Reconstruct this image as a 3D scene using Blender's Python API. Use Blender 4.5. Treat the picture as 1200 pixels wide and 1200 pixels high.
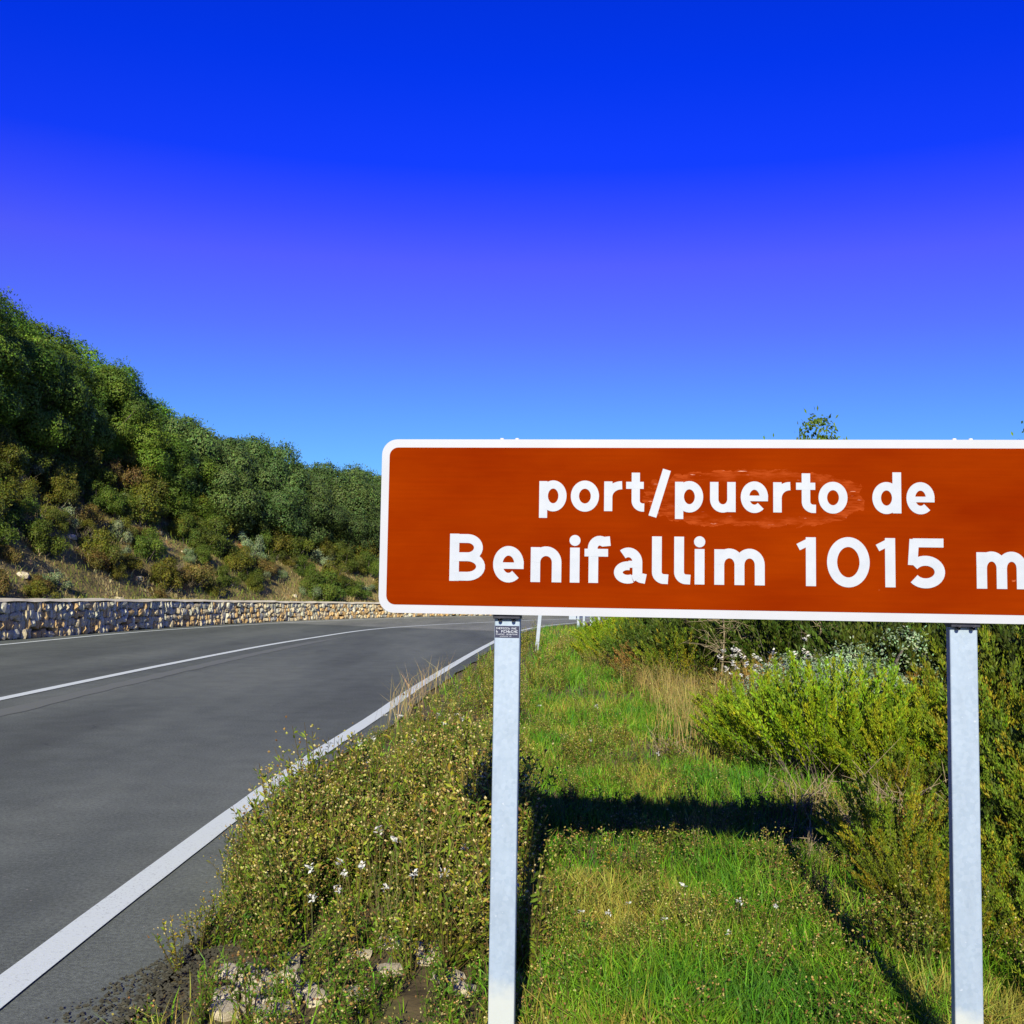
import bpy, math, random
import numpy as np
from mathutils import Vector, Matrix, Euler

# ------------------------------------------------------------------ clean
for o in list(bpy.data.objects): bpy.data.objects.remove(o)
S = bpy.context.scene
COL = S.collection
random.seed(7)
RNG = np.random.default_rng(7)
rad = math.radians

# ------------------------------------------------------------------ camera
cd = bpy.data.cameras.new('camera'); cam = bpy.data.objects.new('camera', cd); COL.objects.link(cam)
cd.sensor_width = 36.0; cd.lens = 37.5; cd.clip_end = 6000; cd.clip_start = 0.05
cam.location = (0, 0, 1.6)
cam.rotation_euler = (Matrix.Rotation(rad(94.2), 3, 'X') @ Matrix.Rotation(rad(0.9), 3, 'Z')).to_euler()
S.camera = cam

# ------------------------------------------------------------------ sky, sun, exposure
SUN_EL = 23.5
W = bpy.data.worlds.new('World'); S.world = W; W.use_nodes = True
nt = W.node_tree; nt.nodes.clear()
sky = nt.nodes.new('ShaderNodeTexSky'); sky.sky_type = 'NISHITA'; sky.sun_disc = False
sky.sun_elevation = rad(SUN_EL); sky.sun_rotation = rad(180 + 4.2)
sky.altitude = 1000; sky.air_density = 1.0; sky.dust_density = 0.2; sky.ozone_density = 2.0
# camera-like saturation of the dome by elevation; unseen zenith dimmed to cut blue fill
tc = nt.nodes.new('ShaderNodeTexCoord'); sx = nt.nodes.new('ShaderNodeSeparateXYZ')
nt.links.new(tc.outputs['Generated'], sx.inputs[0])
rp = nt.nodes.new('ShaderNodeValToRGB'); nt.links.new(sx.outputs['Z'], rp.inputs[0])
SKYRAMP = [(0.00, (0.22, 0.44, 0.68)), (0.12, (0.19, 0.38, 0.70)), (0.16, (0.185, 0.34, 0.72)), (0.19, (0.19, 0.30, 0.76)), (0.235, (0.21, 0.235, 0.85)), (0.295, (0.225, 0.18, 0.98)), (0.335, (0.115, 0.135, 1.1)), (0.375, (0.024, 0.10, 1.15)), (0.45, (0.004, 0.092, 1.15)), (0.52, (0.0015, 0.092, 1.1)), (0.70, (0.003, 0.09, 0.60)), (1.0, (0.004, 0.08, 0.40))]
el = rp.color_ramp.elements
while len(el) > 1: el.remove(el[0])
el[0].position = SKYRAMP[0][0]; el[0].color = (*SKYRAMP[0][1], 1)
for p, c in SKYRAMP[1:]:
    e = el.new(p); e.color = (*c, 1)
mx = nt.nodes.new('ShaderNodeMix'); mx.data_type = 'RGBA'; mx.blend_type = 'MULTIPLY'; mx.inputs[0].default_value = 1
nt.links.new(sky.outputs[0], mx.inputs[6]); nt.links.new(rp.outputs[0], mx.inputs[7])
bg = nt.nodes.new('ShaderNodeBackground'); bg.inputs['Strength'].default_value = 0.15
nt.links.new(mx.outputs[2], bg.inputs['Color'])
wo = nt.nodes.new('ShaderNodeOutputWorld'); nt.links.new(bg.outputs[0], wo.inputs[0])

sl = bpy.data.lights.new('sun', 'SUN'); sl.energy = 5.0; sl.angle = rad(0.5); sl.color = (1.0, 0.93, 0.72)
sun = bpy.data.objects.new('sun', sl); COL.objects.link(sun); sun.location = (-5, -20, 15)
sdir = Vector((0.074, 1.0, -math.tan(rad(SUN_EL)) * math.hypot(0.074, 1.0)))
sun.rotation_euler = sdir.to_track_quat('-Z', 'Y').to_euler()

S.view_settings.view_transform = 'Standard'; S.view_settings.look = 'None'
S.view_settings.gamma = 1.0; S.view_settings.exposure = 0.35; S.view_settings.use_curve_mapping = False
S.render.engine = 'CYCLES'
S.cycles.max_bounces = 6; S.cycles.transmission_bounces = 4; S.cycles.diffuse_bounces = 3

# ------------------------------------------------------------------ materials
def newmat(name):
    m = bpy.data.materials.new(name); m.use_nodes = True
    t = m.node_tree; t.nodes.clear()
    out = t.nodes.new('ShaderNodeOutputMaterial'); b = t.nodes.new('ShaderNodeBsdfPrincipled')
    t.links.new(b.outputs[0], out.inputs[0])
    return m, t, b, out
def N(t, kind, **kw):
    n = t.nodes.new(kind)
    for k, v in kw.items(): setattr(n, k, v)
    return n
def noise(t, vec, scale, detail=4, rough=0.55):
    n = N(t, 'ShaderNodeTexNoise'); n.inputs['Scale'].default_value = scale
    n.inputs['Detail'].default_value = detail; n.inputs['Roughness'].default_value = rough
    if vec is not None: t.links.new(vec, n.inputs['Vector'])
    return n.outputs['Fac']
def ramp(t, fac, stops):
    r = N(t, 'ShaderNodeValToRGB'); e = r.color_ramp.elements
    while len(e) > 1: e.remove(e[0])
    def c4(c): return (c, c, c, 1) if not hasattr(c, '__len__') else (*c, 1)
    e[0].position = stops[0][0]; e[0].color = c4(stops[0][1])
    for p, c in stops[1:]:
        q = e.new(p); q.color = c4(c)
    t.links.new(fac, r.inputs[0]); return r.outputs[0]
def mixc(t, fac, a, b, mode='MIX'):
    m = N(t, 'ShaderNodeMix', data_type='RGBA', blend_type=mode)
    for sock, v in ((m.inputs[0], fac), (m.inputs[6], a), (m.inputs[7], b)):
        if hasattr(v, 'is_linked'): t.links.new(v, sock)
        elif hasattr(v, '__len__'): sock.default_value = (*v, 1)
        else: sock.default_value = v
    return m.outputs[2]
def math_(t, op, a, b=None):
    m = N(t, 'ShaderNodeMath', operation=op)
    for i, v in enumerate((a, b)):
        if v is None: continue
        if hasattr(v, 'is_linked'): t.links.new(v, m.inputs[i])
        else: m.inputs[i].default_value = v
    return m.outputs[0]
def bump(t, b, h, strength=0.3, dist=0.01):
    n = N(t, 'ShaderNodeBump'); n.inputs['Strength'].default_value = strength; n.inputs['Distance'].default_value = dist
    t.links.new(h, n.inputs['Height']); t.links.new(n.outputs[0], b.inputs['Normal'])
def objco(t): return N(t, 'ShaderNodeTexCoord').outputs['Object']
def stretch(t, vec, s, rot=(0, 0, 0)):
    m = N(t, 'ShaderNodeMapping'); m.inputs['Scale'].default_value = s; m.inputs['Rotation'].default_value = rot
    t.links.new(vec, m.inputs[0]); return m.outputs[0]

def mat_noise(name, c1, c2, scale, rough=0.9, bumps=0.0, bscale=None, spec=0.3, c3=None, dist=0.01):
    m, t, b, o = newmat(name); v = objco(t)
    f = noise(t, v, scale, 6)
    stops = [(0.32, c1), (0.68, c2)] if c3 is None else [(0.3, c1), (0.5, c2), (0.7, c3)]
    t.links.new(ramp(t, f, stops), b.inputs['Base Color'])
    b.inputs['Roughness'].default_value = rough; b.inputs['Specular IOR Level'].default_value = spec
    if bumps: bump(t, b, noise(t, v, bscale or scale * 3, 5), bumps, dist)
    return m

def mat_foliage(name, rough=0.55, trans=0.20, spec=0.25, vary=0.35):
    m, t, b, out = newmat(name)
    a = N(t, 'ShaderNodeAttribute', attribute_name='Col').outputs['Color']
    inf = N(t, 'ShaderNodeObjectInfo')
    h = N(t, 'ShaderNodeHueSaturation')
    t.links.new(a, h.inputs['Color'])
    t.links.new(math_(t, 'ADD', math_(t, 'MULTIPLY', inf.outputs['Random'], 0.03), 0.485), h.inputs['Hue'])
    t.links.new(math_(t, 'ADD', math_(t, 'MULTIPLY', inf.outputs['Random'], vary), 1 - vary / 2), h.inputs['Value'])
    t.links.new(h.outputs[0], b.inputs['Base Color'])
    b.inputs['Roughness'].default_value = rough; b.inputs['Specular IOR Level'].default_value = spec
    tr = N(t, 'ShaderNodeBsdfTranslucent'); t.links.new(h.outputs[0], tr.inputs[0])
    ms = N(t, 'ShaderNodeMixShader'); ms.inputs[0].default_value = trans
    t.links.new(b.outputs[0], ms.inputs[1]); t.links.new(tr.outputs[0], ms.inputs[2])
    t.links.new(ms.outputs[0], out.inputs[0])
    return m

M = {}
M['leaf'] = mat_foliage('foliage')
M['bark'] = mat_noise('bark', (0.06, 0.05, 0.04), (0.17, 0.145, 0.12), 18, 0.95, 0.6, 40)
M['twig'] = mat_noise('dry_twig', (0.17, 0.13, 0.07), (0.34, 0.28, 0.17), 25, 0.95)
M['soil'] = mat_noise('soil', (0.06, 0.045, 0.022), (0.16, 0.12, 0.055), 3.5, 1.0, 0.7, 30, c3=(0.09, 0.095, 0.025))
M['rock'] = mat_noise('limestone', (0.44, 0.38, 0.25), (0.74, 0.66, 0.48), 9, 0.9, 0.6, 40)
M['pebble'] = mat_noise('pebble', (0.03, 0.029, 0.019), (0.09, 0.085, 0.058), 35, 0.9)

def mat_asphalt(name, base, warm):
    m, t, b, o = newmat(name); v = objco(t)
    big = noise(t, stretch(t, v, (0.5, 0.09, 1)), 1.0, 4)
    col = ramp(t, big, [(0.38, tuple(x * 0.80 for x in base)), (0.5, base), (0.62, warm)])
    mid = noise(t, v, 2.2, 6, 0.65)
    col = mixc(t, 0.6, col, ramp(t, mid, [(0.28, 0.70), (0.7, 1.18)]), 'MULTIPLY')
    col = mixc(t, 0.8, col, ramp(t, noise(t, v, 42, 4, 0.75), [(0.38, 0.70), (0.5, 1.0), (0.62, 1.30)]), 'MULTIPLY')
    fine = noise(t, v, 150, 3, 0.7)
    col = mixc(t, 0.75, col, ramp(t, fine, [(0.3, 0.55), (0.52, 1.0), (0.75, 1.5)]), 'MULTIPLY')
    st = ramp(t, noise(t, stretch(t, v, (1.0, 0.35, 1)), 0.9, 5, 0.6), [(0.60, 0.0), (0.70, 0.45)])
    col = mixc(t, st, col, tuple(x * 0.55 for x in base))
    vor = N(t, 'ShaderNodeTexVoronoi'); vor.inputs['Scale'].default_value = 9; t.links.new(v, vor.inputs['Vector'])
    sp = ramp(t, vor.outputs['Distance'], [(0.05, 1.0), (0.075, 0.0)])
    pick = math_(t, 'MULTIPLY', sp, ramp(t, noise(t, v, 5, 2), [(0.5, 0.0), (0.58, 1.0)]))
    col = mixc(t, pick, col, (0.34, 0.31, 0.26))
    # thin cracks that wander over the surface
    cw = N(t, 'ShaderNodeTexVoronoi', feature='DISTANCE_TO_EDGE'); cw.inputs['Scale'].default_value = 0.33
    wv = N(t, 'ShaderNodeVectorMath', operation='ADD')
    nz = N(t, 'ShaderNodeTexNoise'); nz.inputs['Scale'].default_value = 1.4; t.links.new(v, nz.inputs['Vector'])
    t.links.new(v, wv.inputs[0]); t.links.new(nz.outputs['Color'], wv.inputs[1]); t.links.new(wv.outputs[0], cw.inputs['Vector'])
    ck = math_(t, 'MULTIPLY', ramp(t, cw.outputs['Distance'], [(0.0, 1.0), (0.004, 0.0)]), ramp(t, noise(t, v, 0.6, 2), [(0.5, 0.0), (0.6, 0.5)]))
    col = mixc(t, ck, col, (0.03, 0.03, 0.03))
    t.links.new(col, b.inputs['Base Color'])
    b.inputs['Roughness'].default_value = 0.85; b.inputs['Specular IOR Level'].default_value = 0.25
    bump(t, b, fine, 0.6, 0.006)
    return m
M['asphalt'] = mat_asphalt('asphalt', (0.148, 0.168, 0.136), (0.182, 0.203, 0.162))
M['asphalt_old'] = mat_asphalt('asphalt_worn', (0.27, 0.285, 0.23), (0.30, 0.31, 0.245))

def mat_paint(name, c, worn):
    m, t, b, o = newmat(name); v = objco(t)
    f = noise(t, v, 70, 5, 0.7); g = noise(t, v, 1.1, 4)
    k = math_(t, 'MULTIPLY', ramp(t, f, [(0.56, 0.0), (0.66, 1.0)]), ramp(t, g, [(0.35, 0.15), (0.65, 0.9)]))
    t.links.new(mixc(t, k, c, worn), b.inputs['Base Color'])
    b.inputs['Roughness'].default_value = 0.75; bump(t, b, f, 0.25, 0.004)
    return m
M['paint'] = mat_paint('road_paint', (0.80, 0.88, 0.78), (0.36, 0.38, 0.32))
M['ghost'] = mat_paint('faded_paint', (0.182, 0.198, 0.15), (0.155, 0.170, 0.128))

def mat_zinc():
    m, t, b, o = newmat('galvanised_steel'); v = objco(t)
    vor = N(t, 'ShaderNodeTexVoronoi'); vor.inputs['Scale'].default_value = 85; t.links.new(v, vor.inputs['Vector'])
    sp = ramp(t, vor.outputs['Color'], [(0.1, (0.285, 0.365, 0.465)), (0.9, (0.33, 0.41, 0.51))])
    st = noise(t, stretch(t, v, (1, 1, 0.25)), 30, 5)
    c = mixc(t, 0.7, sp, ramp(t, st, [(0.3, 0.88), (0.55, 1.0), (0.75, 1.08)]), 'MULTIPLY')
    sc = noise(t, stretch(t, v, (1, 1, 1.4)), 60, 2)
    c = mixc(t, ramp(t, sc, [(0.69, 0.0), (0.73, 0.8)]), c, (0.47, 0.53, 0.60))
    # whitish crust of old paint low on the post
    sep = N(t, 'ShaderNodeSeparateXYZ'); t.links.new(v, sep.inputs[0])
    low = math_(t, 'ADD', sep.outputs['Z'], math_(t, 'MULTIPLY', noise(t, v, 14, 4), 0.12))
    c = mixc(t, ramp(t, low, [(0.41, 0.85), (0.47, 0.0)]), c, (0.50, 0.53, 0.50))
    t.links.new(c, b.inputs['Base Color'])
    b.inputs['Metallic'].default_value = 0.15; b.inputs['Roughness'].default_value = 0.5
    return m
M['zinc'] = mat_zinc()
M['zinc_plain'] = mat_noise('grey_steel', (0.32, 0.39, 0.47), (0.40, 0.46, 0.54), 20, 0.5, spec=0.5)
M['dark'] = mat_noise('dark_steel', (0.012, 0.014, 0.03), (0.03, 0.032, 0.05), 40, 0.5)
M['bolt'] = mat_noise('bolt_steel', (0.55, 0.53, 0.52), (0.7, 0.68, 0.66), 60, 0.4, spec=0.6)
M['sticker'] = mat_noise('sticker', (0.015, 0.018, 0.05), (0.03, 0.035, 0.08), 60, 0.45)
M['white_sheet'] = mat_noise('white_sheeting', (0.41, 0.43, 0.47), (0.445, 0.465, 0.51), 5, 0.5, spec=0.35)
M['letter'] = mat_noise('letter_film', (0.385, 0.425, 0.48), (0.43, 0.465, 0.52), 25, 0.5, spec=0.35)

def mat_brown():
    m, t, b, o = newmat('brown_sheeting'); v = objco(t)
    sep = N(t, 'ShaderNodeSeparateXYZ'); t.links.new(v, sep.inputs[0])
    base = ramp(t, noise(t, stretch(t, v, (1, 1, 2.5)), 2.0, 4), [(0.3, (0.178, 0.0145, 0.0003)), (0.7, (0.238, 0.0265, 0.0004))])
    base = mixc(t, 0.5, base, ramp(t, noise(t, stretch(t, v, (4, 1, 110)), 1.0, 2), [(0.3, 0.9), (0.7, 1.08)]), 'MULTIPLY')
    # scuffed halo where an older word was covered over
    du = math_(t, 'DIVIDE', math_(t, 'SUBTRACT', sep.outputs['X'], 0.055), 0.335)
    dz = math_(t, 'DIVIDE', math_(t, 'SUBTRACT', sep.outputs['Z'], 1.893), 0.088)
    r = math_(t, 'SQRT', math_(t, 'ADD', math_(t, 'POWER', math_(t, 'ABSOLUTE', du), 3.0), math_(t, 'POWER', math_(t, 'ABSOLUTE', dz), 2.0)))
    wob = math_(t, 'ADD', r, math_(t, 'MULTIPLY', math_(t, 'SUBTRACT', noise(t, v, 22, 4), 0.5), 0.55))
    ring = ramp(t, wob, [(0.60, 0.0), (0.82, 0.7), (0.99, 1.0), (1.13, 0.0)])
    streak = ramp(t, noise(t, stretch(t, v, (9, 1, 50)), 1.6, 6, 0.7), [(0.42, 0.0), (0.60, 1.0)])
    base = mixc(t, math_(t, 'MULTIPLY', ring, streak), base, (0.33, 0.052, 0.009))
    scr = ramp(t, noise(t, stretch(t, v, (7, 1, 90), (0, 0.06, 0)), 2.0, 3, 0.6), [(0.66, 0.0), (0.69, 1.0)])
    base = mixc(t, math_(t, 'MULTIPLY', math_(t, 'MULTIPLY', ring, scr), 0.9), base, (0.75, 0.40, 0.28))
    # scattered pale chips elsewhere
    ch = ramp(t, noise(t, stretch(t, v, (1, 1, 2)), 24, 3, 0.6), [(0.70, 0.0), (0.76, 0.6)])
    base = mixc(t, math_(t, 'MULTIPLY', ch, ramp(t, noise(t, v, 3.1, 2), [(0.55, 0.0), (0.62, 1.0)])), base, (0.62, 0.2, 0.08))
    t.links.new(base, b.inputs['Base Color'])
    b.inputs['Roughness'].default_value = 0.6; b.inputs['Specular IOR Level'].default_value = 0.0
    return m
M['brown'] = mat_brown()

# ------------------------------------------------------------------ mesh helpers
def mesh_from(name, V, F, mat, cols=None, smooth=False, mats=None, midx=None):
    """V (n,3); F list of int arrays (k,3) or (k,4); cols (n,3)."""
    V = np.asarray(V, dtype=np.float32).reshape(-1, 3)
    Fs = [np.asarray(f, dtype=np.int32) for f in (F if isinstance(F, list) else [F]) if len(f)]
    me = bpy.data.meshes.new(name)
    me.vertices.add(len(V)); me.vertices.foreach_set('co', V.ravel())
    loops = np.concatenate([f.ravel() for f in Fs]); tot = np.concatenate([np.full(len(f), f.shape[1], np.int32) for f in Fs])
    start = np.concatenate([[0], np.cumsum(tot)[:-1]]).astype(np.int32)
    me.loops.add(len(loops)); me.loops.foreach_set('vertex_index', loops)
    me.polygons.add(len(tot)); me.polygons.foreach_set('loop_start', start); me.polygons.foreach_set('loop_total', tot)
    for m in (mats or [mat]): me.materials.append(m)
    if midx is not None: me.polygons.foreach_set('material_index', np.asarray(midx, np.int32))
    if cols is not None:
        a = me.color_attributes.new('Col', 'FLOAT_COLOR', 'POINT')
        c4 = np.ones((len(V), 4), np.float32); c4[:, :3] = cols
        a.data.foreach_set('color', c4.ravel())
    me.update(calc_edges=True)
    me.polygons.foreach_set('use_smooth', np.full(len(tot), bool(smooth)))
    me.validate()
    return me
def link(name, me, parent=None, loc=None, rz=None, scale=None):
    o = bpy.data.objects.new(name, me); COL.objects.link(o)
    if parent is not None: o.parent = parent
    if loc is not None: o.location = loc
    if rz is not None: o.rotation_euler = (0, 0, rz)
    if scale is not None: o.scale = scale if hasattr(scale, '__len__') else (scale,) * 3
    return o
def tag(o, label=None, cat=None, group=None, kind=None):
    if label: o['label'] = label
    if cat: o['category'] = cat
    if group: o['group'] = group
    if kind: o['kind'] = kind
    return o
def root(name, loc, label, cat, group=None, rz=0, scale=1):
    return tag(link(name, None, None, loc, rz, scale), label, cat, group)

class Geo:
    def __init__(s): s.V = []; s.T = []; s.Q = []; s.C = []; s.n = 0
    def add(s, V, T=None, Q=None, C=None):
        V = np.asarray(V, float).reshape(-1, 3); s.V.append(V)
        if T is not None and len(T): s.T.append(np.asarray(T, int).reshape(-1, 3) + s.n)
        if Q is not None and len(Q): s.Q.append(np.asarray(Q, int).reshape(-1, 4) + s.n)
        if C is None: C = np.ones((len(V), 3)) * 0.5
        C = np.asarray(C, float)
        if C.ndim == 1: C = np.tile(C, (len(V), 1))
        s.C.append(C); s.n += len(V); return s
    def arrays(s):
        return (np.concatenate(s.V), np.concatenate(s.T) if s.T else np.zeros((0, 3), int),
                np.concatenate(s.Q) if s.Q else np.zeros((0, 4), int), np.concatenate(s.C))
    def mesh(s, name, mat, col=True, smooth=False):
        V, T, Q, C = s.arrays()
        return mesh_from(name, V, [T, Q], mat, C if col else None, smooth)

BOXQ = [[0, 1, 3, 2], [4, 6, 7, 5], [0, 4, 5, 1], [2, 3, 7, 6], [0, 2, 6, 4], [1, 5, 7, 3]]
def box_v(x0, x1, y0, y1, z0, z1):
    return [(x, y, z) for x in (x0, x1) for y in (y0, y1) for z in (z0, z1)]
def box_mesh(name, dims, mat, bev=0.0, seg=2):
    import bmesh
    bm = bmesh.new(); vs = [bm.verts.new(v) for v in box_v(*dims)]
    for q in BOXQ: bm.faces.new([vs[i] for i in q])
    bmesh.ops.recalc_face_normals(bm, faces=bm.faces)
    if bev: bmesh.ops.bevel(bm, geom=bm.edges[:], offset=bev, segments=seg, profile=0.5, affect='EDGES')
    me = bpy.data.meshes.new(name); bm.to_mesh(me); bm.free(); me.materials.append(mat); return me

def unit(v): return v / np.maximum(np.linalg.norm(v, axis=-1, keepdims=True), 1e-9)
def perp(d, rng):
    r = rng.normal(size=d.shape); r = r - (r * d).sum(-1, keepdims=True) * d; return unit(r)
def leaves(g, P, D, Nn, L, Wd, C, rng, tipc=1.0):
    """diamond leaves: base P, direction D, facing Nn, length L, width Wd, colour C (n,3)"""
    n = len(P); D = unit(D); side = unit(np.cross(D, Nn)); L = np.broadcast_to(L, (n,))[:, None]; Wd = np.broadcast_to(Wd, (n,))[:, None]
    nn = np.cross(side, D)
    mid = P + D * L * 0.5 + nn * L * 0.06
    V = np.stack([P, mid - side * Wd / 2, P + D * L, mid + side * Wd / 2], 1).reshape(-1, 3)
    C = np.broadcast_to(C, (n, 3)); CC = np.repeat(C, 4, 0)
    g.add(V, Q=np.arange(4 * n).reshape(n, 4), C=CC)
def blades(g, P, H, lean, az, Wd, C, rng, C2=None):
    n = len(P); ca, sa = np.cos(az), np.sin(az); d = np.stack([ca, sa, np.zeros(n)], 1)
    fa = rng.uniform(0, 2 * np.pi, n); s = np.stack([np.cos(fa), np.sin(fa), np.zeros(n)], 1) * (Wd / 2)[:, None]
    up = np.array([0, 0, 1.0]); H = H[:, None]; lean = lean[:, None]
    m = P + up * H * 0.55 + d * H * lean * 0.28; tip = P + up * H * (1 - 0.25 * lean) + d * H * lean
    V = np.stack([P - s, P + s, m + s * 0.8, m - s * 0.8, tip], 1).reshape(-1, 3)
    b = np.arange(n)[:, None] * 5
    C2 = C if C2 is None else C2
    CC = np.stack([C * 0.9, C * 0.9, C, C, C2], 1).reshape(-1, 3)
    g.add(V, T=b + np.array([[3, 2, 4]]), Q=b + np.array([[0, 1, 2, 3]]), C=CC)
def tube(g, pts, radii, C, sides=5):
    pts = np.asarray(pts, float); n = len(pts); rings = []
    for i in range(n):
        t = pts[min(i + 1, n - 1)] - pts[max(i - 1, 0)]; t = t / (np.linalg.norm(t) + 1e-9)
        a = np.array([1, 0, 0]) if abs(t[0]) < 0.8 else np.array([0, 1, 0]); u = np.cross(t, a); u /= np.linalg.norm(u); v = np.cross(t, u)
        th = np.arange(sides) * 2 * np.pi / sides
        rings.append(pts[i] + radii[i] * (np.cos(th)[:, None] * u + np.sin(th)[:, None] * v))
    V = np.concatenate(rings); Q = []
    for i in range(n - 1):
        for k in range(sides):
            k2 = (k + 1) % sides; Q.append([i * sides + k, i * sides + k2, (i + 1) * sides + k2, (i + 1) * sides + k])
    top = (n - 1) * sides; T = [[top, top + k, top + k + 1] for k in range(1, sides - 1)]
    g.add(V, T=T, Q=Q, C=C)
def catmull(P, step=0.5):
    P = np.asarray(P, float); out = []
    Q = np.vstack([2 * P[0] - P[1], P, 2 * P[-1] - P[-2]])
    for i in range(1, len(Q) - 2):
        a, b, c, d = Q[i - 1], Q[i], Q[i + 1], Q[i + 2]; k = max(2, int(np.linalg.norm(c - b) / step))
        for t in np.linspace(0, 1, k, endpoint=False):
            out.append(0.5 * (2 * b + (c - a) * t + (2 * a - 5 * b + 4 * c - d) * t * t + (3 * b - a - 3 * c + d) * t ** 3))
    out.append(P[-1]); return np.array(out)
def normals2(p):
    t = np.gradient(p, axis=0); t /= np.linalg.norm(t, axis=1, keepdims=True); return np.stack([-t[:, 1], t[:, 0]], 1)   # left of travel
def vnoise(x, y, sc, seed):
    """smooth value noise, numpy"""
    r = np.random.default_rng(seed).uniform(-1, 1, (64, 64)); x = np.asarray(x) / sc; y = np.asarray(y) / sc
    xi = np.floor(x).astype(int); yi = np.floor(y).astype(int); fx = x - xi; fy = y - yi
    fx = fx * fx * (3 - 2 * fx); fy = fy * fy * (3 - 2 * fy)
    g = lambda a, b: r[a % 64, b % 64]
    return (g(xi, yi) * (1 - fx) + g(xi + 1, yi) * fx) * (1 - fy) + (g(xi, yi + 1) * (1 - fx) + g(xi + 1, yi + 1) * fx) * fy
def strip(name, A, B, zA, zB, mat):
    n = len(A); V = np.zeros((2 * n, 3)); V[:n, :2] = A; V[n:, :2] = B; V[:n, 2] = zA; V[n:, 2] = zB
    i = np.arange(n - 1); return mesh_from(name, V, [np.stack([i, i + n, i + n + 1, i + 1], 1)], mat)

# ------------------------------------------------------------------ setting: road, ground
EDGE = catmull([(-1.97, -8), (-1.97, 0), (-1.97, 4.3), (-1.93, 7), (-1.87, 9.4), (-1.77, 11.5), (-1.65, 13.8), (-1.42, 19), (-0.67, 30.7), (0.3, 41.9), (2.2, 51), (5.5, 59), (11, 67), (20, 75)])
CENTRE = catmull([(-6.95, -8), (-6.96, 6), (-6.97, 14.7), (-6.95, 18), (-6.88, 22), (-6.65, 28.5), (-6.25, 33.7), (-5.4, 41.3), (-3.6, 47.5), (-0.9, 53.5), (3, 61), (9, 69), (18, 78)])
FAR = catmull([(-13.6, -8), (-13.6, 6), (-13.5, 16), (-13.05, 26.7), (-12.9, 30.2), (-12.7, 34), (-12.0, 39.4), (-10.3, 46.5), (-7.6, 54.2), (-4.0, 61), (0.6, 67.2), (6.8, 74), (16.5, 82)])
WALL = catmull([(-15.4, -8), (-15.4, 6), (-15.1, 18), (-14.45, 25.5), (-14.05, 29.5), (-13.5, 34.5), (-12.7, 41.5), (-10.7, 49.5), (-7.7, 57.3), (-3.7, 64.3), (1.2, 70.6), (7.5, 77.3), (17.2, 85.3)], 0.4)

def zverge(x, y):
    x = np.asarray(x, float); y = np.asarray(y, float)
    ex = np.interp(y, EDGE[:, 1], EDGE[:, 0]); d = x - ex
    m = np.clip((d - 0.5) / 0.8, 0, 1)
    z = m * (0.03 + 0.05 * vnoise(x, y, 1.3, 1) + 0.03 * vnoise(x, y, 0.45, 2))
    z = z + 0.25 * np.clip((d - 5) / 8, 0, 1) + 0.04
    return np.where(d < 0.5, 0.004, z) - 0.02 * (1 - m)

gx, gy = np.meshgrid(np.concatenate([[-2500, -600, -150, -60], [60, 150, 600, 2500]]), np.array([-2500., -600, -100, 200, 600, 2500]))
n0, n1 = gx.shape
idx = np.arange(n0 * n1).reshape(n0, n1)
Q = np.stack([idx[:-1, :-1], idx[:-1, 1:], idx[1:, 1:], idx[1:, :-1]], -1).reshape(-1, 4)
tag(link('ground', mesh_from('ground', np.stack([gx.ravel(), gy.ravel(), np.full(gx.size, -0.12)], 1), [Q], M['soil'])), kind='structure')

nr = normals2(EDGE)
shoulder = EDGE - nr * (np.interp(EDGE[:, 1], [3, 5, 6.5, 8, 10, 13, 20, 40], [0.64, 0.60, 0.45, 0.32, 0.24, 0.30, 0.32, 0.35]) + 0.06 * vnoise(EDGE[:, 0] * 0, EDGE[:, 1], 0.9, 5))[:, None]
# road sheet: sample both borders at equal arclength fractions
def resamp(p, n):
    s = np.concatenate([[0], np.cumsum(np.linalg.norm(np.diff(p, axis=0), axis=1))]); t = np.linspace(0, s[-1], n)
    return np.stack([np.interp(t, s, p[:, k]) for k in (0, 1)], 1)
A = resamp(WALL, 260); B = resamp(shoulder, 260)
tag(link('road', strip('road', B, A, 0.0, 0.0, M['asphalt'])), kind='structure')
# older, paler surface further along the road
k0 = [int(np.argmin(np.abs(p[:, 1] - y))) for p, y in ((A, 47.5), (B, 41.2))]
tag(link('road_worn_section', strip('road_worn', resamp(B[k0[1]:], 120), resamp(A[k0[0]:] , 120), 0.004, 0.004, M['asphalt_old'])), kind='structure')
def line(name, path, w, z, mat, y0=-8, y1=90, wob=0.0025, taper=False):
    p = path[(path[:, 1] > y0) & (path[:, 1] < y1)]; p = resamp(p, max(20, int(len(p) * 1.3))); n = normals2(p)
    e = wob * RNG.uniform(-1, 1, (len(p), 2)); e = (w / 2 + e)
    if taper: e = e * np.clip(np.sin(np.linspace(0, np.pi, len(p))) * 2.2, 0.02, 1)[:, None]
    return tag(link(name, strip(name, p - n * e[:, :1], p + n * e[:, 1:], z, z, mat)), kind='structure')
line('road_edge_line', EDGE, 0.165, 0.009, M['paint'])
line('road_centre_line', CENTRE, 0.19, 0.009, M['paint'])
line('road_far_edge_line', FAR, 0.17, 0.009, M['paint'])
line('road_faded_line', CENTRE + np.array([0.75, 0]), 0.34, 0.005, M['ghost'], 3, 36, 0.03, True)

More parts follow.
